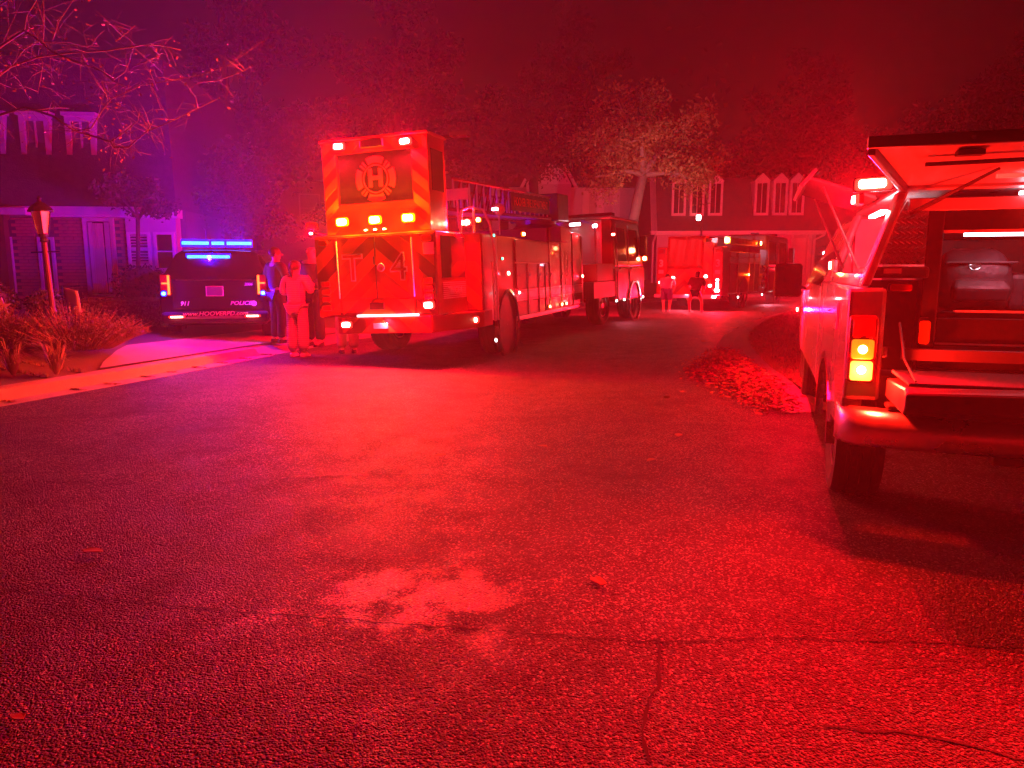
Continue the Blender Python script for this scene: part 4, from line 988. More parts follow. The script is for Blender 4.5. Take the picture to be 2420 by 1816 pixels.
for y in (1.6, 4.9, 6.9, 9.3): lamp(E3, (.34, y, .42), .12, .06, 'white', face='right', name='ground_light', frame='black')
lightsrc('SPOT', (1, .26, .38), 45, E3, (.40, 5.5, .42), (.7, -.3, -1), .02, 160)
for x in (-1.7, -.1): lamp(E3, (x, 9.72, 1.25), .2, .12, 'red', 260, face='front')  # front lamps out of view, added to light the dormered house
lamp(E3, (-.9, 8.1, 2.96), .3, .08, 'red', 200, face='front')  # roof lamp facing away, likewise added for the house and trees
lamp(E3, (.335, 8.3, 1.45), .14, .10, 'red', 25, face='rear', name='side_light', yaw=35); lamp(E3, (.31, 2.95, 1.22), .10, .07, 'amb', 5, face='right', name='side_light')
MB().tube([(-.95, 1.2, 2.57), (-.95, 1.2, 3.35)], .03, 6).build('light_mast', M['alu'], E3); lamp(E3, (-1.05, 1.15, 3.28), .16, .20, 'white', name='scene_light'); lightsrc('SPOT', (1, .30, .32), 300, E3, (-1.25, 1.25, 3.40), (-1.0, 1.0, .42), .02, 95)  # spot added to light the tree; the mast lamp itself faces rearward
tag(E3, 'smaller fire engine with red curtained hose bed, farther down the street', 'fire truck')

# ================================================================== CARS
def car_rings(st):
    """stations: (y, half width, sill z, belt z, roof z, roof half width); symmetric loft rings"""
    rings = []
    for y, hw, zs, zb, zr_, rw, dy in st:
        half = [(hw*.86, zs), (hw*.97, zs+.10), (hw, (zs+zb)/2), (hw*.985, zb-.08), (hw*.93, zb), (rw*1.06, zb+(zr_-zb)*.55), (rw, zr_-.07), (rw*.86, zr_-.015), (rw*.4, zr_)]
        def yy(z): return y + dy*max(0, (z-zb)/max(.01, zr_-zb))
        rings.append([(x, yy(z), z) for x, z in half] + [(-x, yy(z), z) for x, z in reversed(half)])
    return rings
SU = empty('police_suv', (-5.20, 13.05, .185), 14)
MB().loft(car_rings([(.03, .88, .36, 1.08, 1.13, .80, 0), (.10, .92, .28, 1.10, 1.58, .66, .30), (.55, .96, .25, 1.12, 1.62, .68, .22), (2.6, .97, .25, 1.10, 1.66, .70, 0), (3.2, .97, .25, 1.08, 1.62, .68, -.35), (3.7, .96, .25, 1.05, 1.12, .70, 0), (4.7, .90, .28, .95, 1.0, .66, 0), (4.85, .80, .40, .85, .88, .6, 0)])).build('body', M['blackpaint'], SU, smooth=True)
MB().slab([(-.68, .145, 1.14), (.68, .145, 1.14), (.55, .42, 1.545), (-.55, .42, 1.545)], (0, -.02, -.012)).build('rear_window', mat('dusty_glass', (.07, .07, .08), .42), SU, bevel=.006)
MB().box(-.70, .70, -.01, .06, .56, 1.08).build('tailgate', M['blackpaint'], SU, bevel=.02)
MB().box(-.62, .62, -.030, -.008, 1.055, 1.085).build('tailgate_trim', M['chrome'], SU)
MB().box(-.88, .88, -.10, .10, .32, .52).build('rear_bumper', M['black'], SU, bevel=.05)
MB().box(-.5, .5, -.115, -.10, .40, .44).build('bumper_insert', M['alu'], SU)
for s_ in (-1, 1):
    x0 = s_*.79
    tl = MB(); tl.box(x0-.085, x0+.085, -.035, .10, .80, 1.16); t_ = tl.build('tail_light', M['lens_off'], SU, bevel=.02)
    e_or = emis('orange_tail_glow', (1, .12, .01), 1.6)
    sx = -s_*.055
    MB().box(x0+sx-.018, x0+sx+.018, -.045, -.036, .82, 1.15).build('light_tube', e_or, t_); MB().box(x0-.055, x0+.055, -.045, -.036, 1.0, 1.025).build('light_tube', e_or, t_)
    lamp(SU, (x0 + s_*.02, -.055, .84), .09, .09, 'blue', 16, name='strobe_light', frame='black')
    lamp(SU, (s_*.62, -.105, .44), .26, .03, 'red', 1.2, name='reflector', frame='black')  # bumper reflectors are given a glow of their own
    wheel(SU, (s_*.82, .95, .345), .36, .25, .24, 'black'); wheel(SU, (s_*.82, 3.85, .345), .36, .25, .24, 'black')
    MB().box(s_*1.02-.10, s_*1.02+.10, 2.95, 3.05, 1.02, 1.2).build('mirror', M['black'], SU, bevel=.03)
    MB().add([(s_*.955, .8, 1.12), (s_*.965, 2.9, 1.12), (s_*.72, 2.6, 1.56), (s_*.71, .85, 1.54)], [(0, 1, 2, 3)]).build('side_window', M['glass'], SU)
MB().box(-.145, .145, -.028, -.011, .785, .965).build('number_plate', M['silver'], SU, bevel=.006); MB().box(-.125, .125, -.032, -.029, .80, .95).build('plate_face', mat('plate_blue', (.16, .19, .34), .4), SU)
text('911', .10, M['trim'], SU, (-.50, -.014, .66), shear=.25, bold=.003); text('POLICE', .095, M['trim'], SU, (.42, -.014, .66), shear=.3, bold=.002, sx=1.15); text('2006', .07, M['trim'], SU, (.56, -.014, .99), shear=.3, bold=.001)
MB().lathe([(.05, -.014), (.04, -.018), (.01, -.018)], 16, 'y', (.64, 0, .655)).build('badge', M['silver'], SU)
text('www.HOOVERPD.com', .105, M['trim'], SU, (.0, -.104, .485), shear=.25, bold=.002, sx=1.05)
bar = MB().box(-.62, .62, .62, .92, 1.665, 1.76).build('roof_light_bar', M['black'], SU, bevel=.02)
for x0, x1 in ((-.60, -.12), (-.10, .14), (.16, .61)):
    MB().box(x0, x1, .598, .618, 1.650, 1.785).build('light_module', M['e_blue'], bar); MB().box(x0+.015, x1-.015, .590, .597, 1.692, 1.742).build('bulb_row', M['e_bluec'], bar)
for x in (-.36, .05, .4): lightsrc('SPOT', BLU, 330, bar, (x, .575, 1.71), (0, -1, .95), .01, 90); lightsrc('POINT', BLU, 105, bar, (x, .955, 1.71), rad=.01)
b2 = MB().box(-.48, .26, .30, .335, 1.415, 1.525).build('window_light_bar', M['e_blue'], SU); MB().box(-.46, .24, .292, .299, 1.448, 1.492).build('bulb_row', M['e_bluec'], b2)
lightsrc('POINT', BLU, 55, b2, (-.1, .280, 1.47), rad=.008)
MB().tube([(-.3, 1.5, 1.66), (-.3, 1.45, 2.0)], .006, 4).build('antenna', M['black'], SU)
tag(SU, 'black police SUV with blue light bars parked in the left driveway', 'car')

# ================================================================== PICKUP
PK = empty('rescue_pickup', (1.914, 3.75, 0), -18.5)
W_ = 2.0; XL, XR = -.20, 1.80
paint = mat('pickup_silver_paint', (.34, .33, .34), .25, coat=.5, var=.05, scale=2)
def arch_side(x, sgn, y0, y1, z0, z1, yc, r, zc):
    """bed side panel with a wheel arch cut out, thickness inwards"""
    pts = [(y0, z0 + .02), (yc-r-.06, z0)]
    for k in range(13): t = R(180 - 15*k); pts.append((yc + r*math.cos(t), max(z0, zc + r*math.sin(t))))
    pts += [(yc+r+.06, z0), (y1, z0), (y1, z1), (y0, z1)]
    return MB().slab([(x, y, z) for y, z in pts], (sgn*.10, 0, 0))
for x, sg in ((XL, 1), (XR, -1)):
    arch_side(x, sg, .02, 1.95, .58, 1.355, 1.02, .47, .42).build('bed_side', paint, PK, bevel=.03)
    fl_ = MB(); ring_o = [(1.02 + .50*math.cos(R(180-15*k)), .42 + .50*math.sin(R(180-15*k))) for k in range(13)]; ring_i = [(1.02 + .455*math.cos(R(180-15*k)), .42 + .455*math.sin(R(180-15*k))) for k in range(13)]
    fl_.slab([(x - sg*.02, y, z) for y, z in ring_o] + [(x - sg*.02, y, z) for y, z in reversed(ring_i)], (sg*.05, 0, 0)); fl_.build('wheel_arch_lip', M['chrome'], PK)
    xo = x + sg*.0
    MB().box(min(x, x+sg*.175), max(x, x+sg*.175), -.012, .06, .775, 1.355).build('corner_post', paint, PK, bevel=.02)
    # tail light cluster
    xc = x + sg*.075
    tl = MB().box(xc-.068, xc+.068, -.050, -.013, .875, 1.215).build('tail_light', M['lens_off'], PK, bevel=.018)
    for z0, z1, mm in ((1.105, 1.20, 'lens_off'), (.995, 1.095, 'tailamb'), (.885, .985, 'tailhot')):
        mm_ = M['lens_off'] if mm == 'lens_off' else emis('tail_upper_glow', (1, .16, .006), .55) if mm == 'tailamb' else emis('tail_lower_glow', (1, .36, .04), 1.0)
        MB().slab([(xc + a, -.0515, (z0+z1)/2 + b_) for a, b_ in rrect(.105, z1-z0, .014)], (0, -.012, 0)).build('lens', mm_, tl, bevel=.004)
    for z in (.94, 1.045): MB().ball((xc, -.066, z), (.022, .008, .022)).build('bulb', emis('tail_bulb', (1, .75, .3), 6), tl, smooth=True)
    lightsrc('POINT', (1, .008, .003), 70, tl, (xc, -.085, .94), rad=.008)
    # mud flap and wheels
    wheel(PK, (x + sg*.19, 1.02, .395), .395, .285, .24, 'alu'); wheel(PK, (x + sg*.19, 4.75, .395), .395, .285, .24, 'alu')
# bumper: swept chrome section
prof = [(0, .745), (-.06, .735), (-.10, .70), (-.105, .64), (-.085, .575), (-.05, .55), (0, .55)]
def bx(x, dy, k=1): return [(x, -.02 + p*k + dy, z) for p, z in prof]
MB().loft([bx(-.215, .16, .55), bx(-.20, .08, .8), bx(-.13, .0), bx(.2, -.05), bx(.8, -.07), bx(1.4, -.05), bx(1.73, .0), bx(1.80, .08, .8), bx(1.815, .16, .55)]).build('rear_bumper', M['bumper'], PK, smooth=True)
MB().box(.64, .96, -.215, -.195, .62, .76).build('number_plate', M['silver'], PK, bevel=.006)
MB().box(.0, 1.6, -.10, .02, .748, .775).build('bumper_step', M['black'], PK, bevel=.01)
# lowered tailgate and bed floor
MB().loft([[(.0, y, z) for y, z in ((-.02, .90), (-.02, .80), (-.52, .80), (-.56, .83), (-.56, .90), (-.52, .925))], [(.8, y, z) for y, z in ((-.02, .905), (-.02, .79), (-.55, .785), (-.60, .82), (-.60, .925), (-.55, .945))], [(1.6, y, z) for y, z in ((-.02, .90), (-.02, .80), (-.52, .80), (-.56, .83), (-.56, .90), (-.52, .925))]]).build('tailgate', M['black'], PK, bevel=.012)
MB().box(.02, 1.58, -.50, -.03, .9285, .945).build('tailgate_mat', mat('grey_carpet', (.05, .045, .05), .95, var=.3, scale=20, bump=.5), PK, bevel=.005)
MB().box(-.08, 1.68, .03, 1.93, .80, .90).build('bed_floor', M['black'], PK)
MB().box(-.09, 1.69, 1.88, 1.93, .9, 1.36).build('bed_front', M['black'], PK)
for x in (-.095, 1.655): MB().box(x, x+.04, .07, 1.88, .90, 1.35).build('bed_liner', M['black'], PK)
# topper shell
tw = mat('topper_silver', (.34, .33, .34), .3, coat=.4, var=.05)
zt = 1.86
def shell(y0, y1, x_off=0):
    return [(XL+.05, y0, 1.36), (XL+.21, y0, zt-.03), (XR-.21, y0, zt-.03), (XR-.05, y0, 1.36)]
MB().hexa([(XL+.19, .0, zt-.03), (XR-.19, .0, zt-.03), (XR-.19, 1.95, zt-.03), (XL+.19, 1.95, zt-.03)], [(XL+.24, .02, zt+.03), (XR-.24, .02, zt+.03), (XR-.24, 1.93, zt+.03), (XL+.24, 1.93, zt+.03)]).build('topper_roof', tw, PK, bevel=.03)
for sg, x in ((1, XL), (-1, XR)):
    def P(k, y, z): t = (z-1.36)/.47; return (x + sg*(.05 + .145*t) + sg*k, y, z)
    for y0, y1 in ((.0, .14), (1.78, 1.95)):
        MB().slab([P(0, y0, 1.36), P(0, y1, 1.36), P(0, y1, zt-.03), P(0, y0, zt-.03)], (sg*.045, 0, 0)).build('topper_pillar', tw, PK, bevel=.012)
    MB().slab([P(0, .14, 1.36), P(0, 1.78, 1.36), P(0, 1.78, 1.42), P(0, .14, 1.42)], (sg*.045, 0, 0)).build('topper_sill', tw, PK)
    # side access door, flipped up and outwards
    hx, hz = x + sg*.19, zt-.01; ox, oz = x - sg*.22, zt+.13
    dr = MB().slab([(hx, .75, hz), (ox, .75, oz), (ox, 1.76, oz), (hx, 1.76, hz)], (0, 0, .025)).build('side_hatch', mat('tinted_hatch', (.03, .028, .03), .75), PK, bevel=.008)
    MB().slab([(ox - sg*.02, .72, oz-.04), (ox - sg*.02, 1.78, oz-.04), (ox + sg*.06, 1.78, oz+.055), (ox + sg*.06, .72, oz+.055)], (sg*.02, 0, -.016)).build('hatch_lip', M['black'], PK, bevel=.004)
    for y in (.82, 1.66): MB().tube([(ox + sg*.12, y, oz-.05), (x + sg*.12, y, 1.45)], [.006, .011], 6).build('gas_strut', M['alu'], PK)
    MB().box(min(x+sg*.14, x+sg*.17), max(x+sg*.14, x+sg*.17), .16, .62, 1.735, 1.75).build('interior_light', M['e_white'], PK)
# raised rear hatch
ha = MB(); A0 = [(-.0, .0, zt-.01), (1.60, .0, zt-.01)]; A1 = [(-.23, -.62, 1.955), (1.83, -.62, 1.955)]
hat = MB().slab([A0[0], A0[1], A1[1], A1[0]], (0, 0, .03)).build('rear_hatch', mat('hatch_grey', (.26, .26, .28), .4, var=.08), PK, bevel=.01)
rim_ = MB(); rim_.slab([(-.235, -.625, 1.945), (1.835, -.625, 1.945), (1.835, -.625, 1.995), (-.235, -.625, 1.995)], (0, -.03, 0)); rim_.slab([(0, -.005, zt-.045), (-.23, -.62, 1.92), (-.23, -.62, 1.99), (0, -.005, zt+.03)], (.03, 0, 0)); rim_.slab([(1.6, -.005, zt-.045), (1.83, -.62, 1.92), (1.83, -.62, 1.99), (1.6, -.005, zt+.03)], (-.03, 0, 0)); rim_.build('hatch_frame', M['black'], PK, bevel=.006)
MB().tube([(.02, -.45, 1.895), (.5, -.47, 1.90), (1.5, -.45, 1.895)], .010, 6).build('hatch_rod', M['black'], PK)
MB().box(.12, .22, -.56, -.50, 1.915, 1.935).build('hatch_latch', M['black'], PK)
MB().tube([(.34, -.30, 1.885), (.06, .03, 1.72)], [.007, .012], 6).build('gas_strut', M['black'], PK); MB().tube([(1.26, -.30, 1.90), (1.54, .03, 1.72)], [.007, .012], 6).build('gas_strut', M['black'], PK)
MB().box(.36, 1.24, -.20, -.17, 1.855, 1.872).build('hatch_light', M['e_red'], PK)
for x in (.5, 1.1): lightsrc('SPOT', (1, .010, .006), 330, PK, (x, -.215, 1.845), (0, -1, -.50), .008, 78)
MB().box(.52, 1.26, .02, .06, zt-.062, zt-.045).build('interior_light', M['e_soft'], PK)
lightsrc('SPOT', (.95, .70, .9), 4.5, PK, (.8, .06, zt-.075), (0, .5, -1), .01, 160); lightsrc('POINT', (.85, .88, 1), 1.1, PK, (-.02, .4, 1.725), rad=.008)
MB().box(.05, 1.55, .03, .09, zt-.125, zt-.07).build('roof_liner', mat('pale_liner', (.55, .55, .58), .6), PK)
MB().box(.0, 1.6, 1.80, 1.86, 1.36, 1.80).build('topper_front', mat('pale_liner', (.55, .55, .58), .6), PK)
MB().box(.34, 1.26, .20, .225, 1.612, 1.628).build('added_bag_light', M['e_soft'], PK); lightsrc('SPOT', (1, .14, .24), 1.0, PK, (.62, .19, 1.60), (0, .6, -.8), .01, 150)  # strip and spot added inside the cabinet to brighten the bag
for sx_ in (-.03, 1.60): MB().box(sx_, sx_+.03, .0, .05, 1.0, 1.06).build('striker', M['chrome'], PK, bevel=.006)
for sx_ in (.04, 1.53): MB().tube([(sx_, -.02, 1.18), (sx_, -.22, 1.02), (sx_+.01, -.48, .95)], .006, 5).build('tailgate_cable', M['black'], PK)
MB().box(.55, 1.05, -.606, -.598, .845, .90).build('tailgate_handle', M['rubber'], PK, bevel=.004)
for k_ in range(7): MB().box(.05+.22*k_, .20+.22*k_, -.09, -.0, .7755, .780).build('step_pad', M['rubber'], PK)
for x_ in (.15, .8, 1.45): MB().lathe([(.008, -.657), (.008, -.662), (.001, -.662)], 8, 'y', (x_, 0, 1.97)).build('hatch_bolt', M['chrome'], PK)
MB().box(-.214, -.2005, .44, .62, 1.10, 1.26).build('fuel_door', paint, PK, bevel=.01)
# cargo: diamond-plate panel, cabinet, drawer
dp = MB().slab([(-.10, .10, 1.47), (.15, .10, 1.47), (.15, .10, 1.80), (.055, .10, 1.80)], (0, .02, 0)).build('tread_plate', M['alu'], PK)
tb = MB()
for i in range(9):
    for j in range(13):
        x, z = -.10 + .028*i + (.014 if j % 2 else 0), 1.48 + .025*j
        if x > .145 or z > 1.79 or z > 1.47 + (x+.10)*2.05: continue
        s_ = 1 if j % 2 else -1; tb.hexa([(x-.011, .099, z-.006*s_-.003), (x+.011, .099, z+.006*s_-.003), (x+.011, .0995, z+.006*s_-.003), (x-.011, .0995, z-.006*s_-.003)], [(x-.011, .095, z-.006*s_+.003), (x+.011, .095, z+.006*s_+.003), (x+.011, .0995, z+.006*s_+.003), (x-.011, .0995, z-.006*s_+.003)])
tag(tb.build('tread_pattern', M['chrome'], PK), kind='stuff')
MB().box(-.12, .17, .06, .40, 1.40, 1.46).build('side_shelf', M['black'], PK, bevel=.015)
MB().box(-.04, .04, .05, .058, 1.425, 1.45).build('shelf_sticker', M['silver'], PK)
cb = MB(); cb.box(.15, .225, .10, 1.5, .96, 1.80); cb.box(1.40, 1.475, .10, 1.5, .96, 1.80); cb.box(.225, 1.40, .12, 1.5, 1.63, 1.80); cb.box(.225, 1.40, 1.2, 1.5, 1.2, 1.63); cb.build('cabinet', M['black'], PK, bevel=.006)
MB().box(.225, 1.40, .105, .119, 1.625, 1.640).build('cabinet_edge', M['silver'], PK); MB().box(.225, 1.40, .20, 1.2, 1.20, 1.225).build('cabinet_shelf', M['black'], PK)
MB().box(.23, 1.395, .12, .16, 1.07, 1.20).build('drawer_front', M['black'], PK, bevel=.004); MB().box(.23, 1.395, .112, .119, 1.065, 1.075).build('drawer_edge', M['silver'], PK); MB().box(.30, 1.395, .112, .119, 1.232, 1.242).build('drawer_edge', M['silver'], PK)
MB().box(.075, 1.55, .05, .09, .985, 1.045).build('slide_rail', mat('grey_steel', (.13, .125, .13), .6, metal=.3), PK, bevel=.004)
MB().box(.065, .080, .03, .06, 1.0, 1.09).build('slide_latch', M['chrome'], PK)
for z0, z1 in ((.905, .93), (.94, .975)): MB().box(.16, 1.5, .16, .2, z0, z1).build('slide_runner', M['black'], PK)
lamp(PK, (.17, .095, 1.13), .05, .12, 'amb', name='reflector', frame='black'); lamp(PK, (.04, .05, 1.355), .10, .035, 'red', name='reflector', frame='black')
MB().box(-.085, .14, .16, .24, .92, 1.39).build('side_panel', M['black'], PK)
# roof flashers at the upper corners
PKP = 380
lamp(PK, (-.115, .02, 1.865), .17, .06, 'red', PKP, yaw=-22, col=RED2, spot=True, aim=(0, -1, -.30), cone=172); lamp(PK, (1.715, .02, 1.865), .17, .06, 'red', PKP, yaw=22, col=RED2, spot=True, aim=(0, -1, -.30), cone=172)
lamp(PK, (-.155, .12, 1.80), .10, .05, 'red', PKP*.27, face='left', name='side_light'); lamp(PK, (1.755, .12, 1.80), .10, .05, 'red', PKP*.6, face='right', name='side_light')  # side lamps added to light the shrubs, kerb and house
lamp(PK, (-.165, 1.15, 1.47), .03, .07, 'red', 3, face='left', name='side_light')
MB().box(-.215, -.203, .9, 1.5, 1.375, 1.40).build('body_seam', M['black'], PK)
# underside: hitch, spare wheel, exhaust
MB().box(.55, 1.05, .15, .25, .44, .52).build('hitch', M['black'], PK, bevel=.01); MB().box(.74, .86, -.05, .3, .46, .55).build('receiver', M['black'], PK)
MB().box(.12, .52, .12, .20, .50, .545).build('cross_member', mat('grey_steel', (.13, .125, .13), .6, metal=.3), PK)
e_ = empty('spare_wheel', (.82, .75, .60), parent=PK); MB().lathe([(.20, -.12), (.34, -.14), (.39, -.08), (.39, .08), (.34, .14), (.20, .12)], 28).build('tyre', M['rubber'], e_); MB().lathe([(.22, -.09), (.12, -.05), (.01, -.05)], 20).build('rim', M['alu'], e_)
MB().tube([(.10, .35, .50), (.10, 1.9, .50)], .03, 8).build('exhaust', M['alu'], PK); MB().box(.0, 1.6, .9, 1.12, .34, .46).build('rear_axle', M['black'], PK, bevel=.04)
# cab
MB().loft([[(x, y, z) for x, z in rg] for y, rg in ((1.98, [(XL, .58), (XR, .58), (XR, 1.30), (XR-.24, 1.84), (XL+.24, 1.84), (XL, 1.30)]), (3.6, [(XL, .58), (XR, .58), (XR, 1.30), (XR-.24, 1.86), (XL+.24, 1.86), (XL, 1.30)]), (4.35, [(XL, .58), (XR, .58), (XR, 1.26), (XR-.05, 1.30), (XL+.05, 1.30), (XL, 1.26)]), (5.65, [(XL+.04, .6), (XR-.04, .6), (XR-.04, 1.12), (XR-.12, 1.18), (XL+.12, 1.18), (XL+.04, 1.12)]))]).build('cab', paint, PK, bevel=.04)
for x, sg in ((XL, 1), (XR, -1)):
    MB().add([(x+sg*.0-.004*sg, 2.1, 1.32), (x-.004*sg, 3.9, 1.32), (x+sg*.222, 3.5, 1.78), (x+sg*.222, 2.1, 1.78)], [(0, 1, 2, 3)]).build('side_window', M['glass'], PK); MB().box(min(x-sg*.31, x-sg*.05), max(x-sg*.31, x-sg*.05), 3.75, 3.87, 1.17, 1.50).build('mirror', M['rubber'], PK, bevel=.03); MB().tube([(x, 3.85, 1.25), (x-sg*.12, 3.82, 1.28)], .02, 6).build('mirror_arm', M['black'], PK); lamp(PK, (x-sg*.012, 4.3, 1.02), .06, .05, 'red', 110, face='left' if sg > 0 else 'right', name='side_light', frame='black')
tag(PK, 'pale rescue pickup with raised topper hatches and lowered tailgate', 'pickup')
# gear bag in the cabinet
bg_ = empty('gear_bag', (.47, .52, 1.226), 6); bg_.parent = None
bg_.location = PK.location + Matrix.Rotation(R(-18.5), 3, 'Z') @ Vector((.46, .52, 1.226)); bg_.rotation_euler = (0, 0, R(-14))
bagm = mat('black_nylon', (.055, .05, .06), .38, var=.3, scale=9, bump=.5, bscale=16)
rings = []
for z, wx, wy in ((0, .15, .10), (.03, .175, .125), (.14, .185, .14), (.24, .175, .13), (.30, .15, .10), (.325, .10, .05)):
    rings.append([(wx*(abs(math.cos(t))**.6)*(1 if math.cos(t) > 0 else -1) + .01*math.sin(3*t+z*20), wy*(abs(math.sin(t))**.6)*(1 if math.sin(t) > 0 else -1), z + .008*math.sin(4*t)) for t in [2*math.pi*k/24 for k in range(24)]])
MB().loft(rings).build('bag_body', bagm, bg_, smooth=True)
MB().loft([[(x*.8, y-.125, z) for x, y, z in ((-.16, 0, .05), (.16, 0, .05), (.16, -.05, .05), (-.16, -.05, .05))], [(x*.85, y-.13, z) for x, y, z in ((-.16, 0, .12), (.16, 0, .12), (.16, -.06, .12), (-.16, -.06, .12))], [(x*.75, y-.12, z) for x, y, z in ((-.16, 0, .17), (.16, 0, .17), (.16, -.03, .17), (-.16, -.03, .17))]]).build('bag_pocket', bagm, bg_, bevel=.02)
MB().tube([(-.07, -.15, .245), (-.07, -.16, .235), (-.055, -.165, .220), (-.04, -.165, .217), (-.025, -.165, .220), (-.01, -.16, .235), (-.01, -.15, .245), (-.07, -.15, .245)], .004, 6).build('ring', M['chrome'], bg_)
MB().box(-.17, .17, -.145, -.12, .25, .262).build('zip_flap', bagm, bg_, bevel=.005)
MB().box(.17, .26, -.07, .07, .0, .20).build('side_pocket', bagm, bg_, bevel=.03)
tag(bg_, 'black nylon gear bag with a metal ring in the pickup cabinet', 'bag')

# ================================================================== PEOPLE
def skinmesh(name, nodes_, edges, m, parent, sub=2, root=0):
    """continuous body surface grown from joints (position, radius)"""
    names = list(nodes_); me = bpy.data.meshes.new(name)
    me.from_pydata([nodes_[k][0] for k in names], [(names.index(a), names.index(b_)) for a, b_ in edges], [])
    o = bpy.data.objects.new(name, me); COL.objects.link(o)
    o.modifiers.new('skin', 'SKIN')
    for i, k in enumerate(names):
        r = nodes_[k][1]; r = r if isinstance(r, tuple) else (r, r); sv = me.skin_vertices[0].data[i]; sv.radius = r; sv.use_root = (i == root)
    s_ = o.modifiers.new('sub', 'SUBSURF'); s_.levels = sub; s_.render_levels = sub
    dg = bpy.context.evaluated_depsgraph_get(); me2 = bpy.data.meshes.new_from_object(o.evaluated_get(dg)); me2.name = name
    bpy.data.objects.remove(o); me2.materials.clear(); me2.materials.append(m)
    me2.polygons.foreach_set('use_smooth', [True]*len(me2.polygons))
    return link(name, me2, parent)
def hand_nodes(N, E_, side, wrist, d, spread, size=.09):
    """palm with four unequal fingers and a thumb off its side"""
    W0 = Vector(N[wrist][0]); d = Vector(d).normalized(); s_ = Vector(spread).normalized(); c = d.cross(s_)
    pk = side + 'palm'; N[pk] = (tuple(W0 + d*size*.55), (.026, .016)); E_.append((wrist, pk))
    for i, (o, l) in enumerate(((-.030, .80), (-.010, .95), (.010, .90), (.028, .70))):
        a, b_ = f'{side}f{i}a', f'{side}f{i}b'
        N[a] = (tuple(W0 + d*size*(.95+.1*l) + s_*o), .0085); N[b_] = (tuple(W0 + d*size*(1.0+.75*l) + s_*o*1.1 + c*.02), .007); E_.extend([(pk, a), (a, b_)])
    a, b_ = side+'ta', side+'tb'; N[a] = (tuple(W0 + d*size*.6 - s_*.045), .0095); N[b_] = (tuple(W0 + d*size*.95 - s_*.058 + c*.012), .008); E_.extend([(pk, a), (a, b_)])
def person(loc, rz, h, J, clothes, label, hair=None, cat='person', m_skin=None, cap=None):
    """J: joint positions in units of height (x right, y forward); clothes: (name, joints, edges, grow, material)"""
    e = empty('person', loc, rz); k = h
    base = dict(pel=((0, 0, .53), (.080, .062)), chest=((0, 0, .70), (.088, .062)), ush=((0, 0, .79), (.070, .050)), neck=((0, .005, .845), .030), head=((0, .015, .90), (.046, .056)), crown=((0, .008, .955), (.042, .052)),
                hl=((-.055, 0, .50), .055), hr=((.055, 0, .50), .055), kl=((-.06, .01, .285), .036), kr=((.06, .01, .285), .036), al=((-.06, -.01, .05), .024), ar=((.06, -.01, .05), .024), tl=((-.065, .085, .018), (.022, .014)), tr=((.065, .085, .018), (.022, .014)), el=((-.06, -.03, .02), .018), er=((.06, -.03, .02), .018),
                sl=((-.115, 0, .80), .034), sr=((.115, 0, .80), .034), ql=((-.15, -.01, .64), .024), qr=((.15, -.01, .64), .024), wl=((-.155, .03, .50), .017), wr=((.155, .03, .50), .017))
    for a, b_ in J.items():
        if a in base: base[a] = (b_, base[a][1])
    N = {a: (tuple(c*k for c in p), tuple(q*k for q in (r if isinstance(r, tuple) else (r, r)))) for a, (p, r) in base.items()}
    E_ = [('pel', 'chest'), ('chest', 'ush'), ('ush', 'neck'), ('neck', 'head'), ('head', 'crown'), ('pel', 'hl'), ('pel', 'hr'), ('hl', 'kl'), ('hr', 'kr'), ('kl', 'al'), ('kr', 'ar'), ('al', 'tl'), ('ar', 'tr'), ('al', 'el'), ('ar', 'er'), ('ush', 'sl'), ('ush', 'sr'), ('sl', 'ql'), ('sr', 'qr'), ('ql', 'wl'), ('qr', 'wr')]
    NB = dict(N); EB = list(E_)
    for s_, wv, qv in (('l', 'wl', 'ql'), ('r', 'wr', 'qr')):
        d = Vector(N[wv][0]) - Vector(N[qv][0]); sp = d.cross(Vector((1, 0, 0))) if abs(d.normalized().x) < .8 else d.cross(Vector((0, 1, 0)))
        hand_nodes(NB, EB, s_, wv, d, sp, .056*h)
    body = skinmesh('body', NB, EB, m_skin or M['skin'], e, 2)
    hd = Vector(N['head'][0]); up = (Vector(N['crown'][0]) - hd).normalized(); fw = Vector(J.get('face', (0, 1, 0))).normalized(); rt = fw.cross(up).normalized()
    # facial features
    f = MB(); ctr = hd + up*.018*k
    f.add([ctr + fw*.052*k + up*.012*k, ctr + fw*.055*k - up*.012*k + rt*.010*k, ctr + fw*.055*k - up*.012*k - rt*.010*k, ctr + fw*.073*k - up*.010*k], [(0, 1, 3), (0, 3, 2), (1, 2, 3), (0, 2, 1)])
    for s_ in (-1, 1): f.ball(ctr + rt*s_*.046*k - up*.004*k, (.008*k, .012*k, .018*k), 8, 6)
    f.build('face_features', m_skin or M['skin'], e, smooth=True)
    ey = MB()
    for s_ in (-1, 1): ey.ball(ctr + fw*.052*k + rt*s_*.017*k + up*.010*k, .0055*k, 8, 6)
    ey.ball(ctr + fw*.055*k - up*.028*k, (.013*k, .004*k, .003*k), 8, 5); ey.build('eyes_and_mouth', mat('dark_eye', (.03, .015, .012), .3), e, smooth=True)
    for nm, joints, edges, grow, m in clothes:
        Nc = {}
        for j in joints:
            jj, g_ = (j if isinstance(j, tuple) else (j, 1.0)); p, r = N[jj]; Nc[jj] = (p, tuple(q*g_ + grow for q in r))
        skinmesh(nm, Nc, [x for x in E_ if x[0] in Nc and x[1] in Nc] if edges is None else edges, m, e, 2)
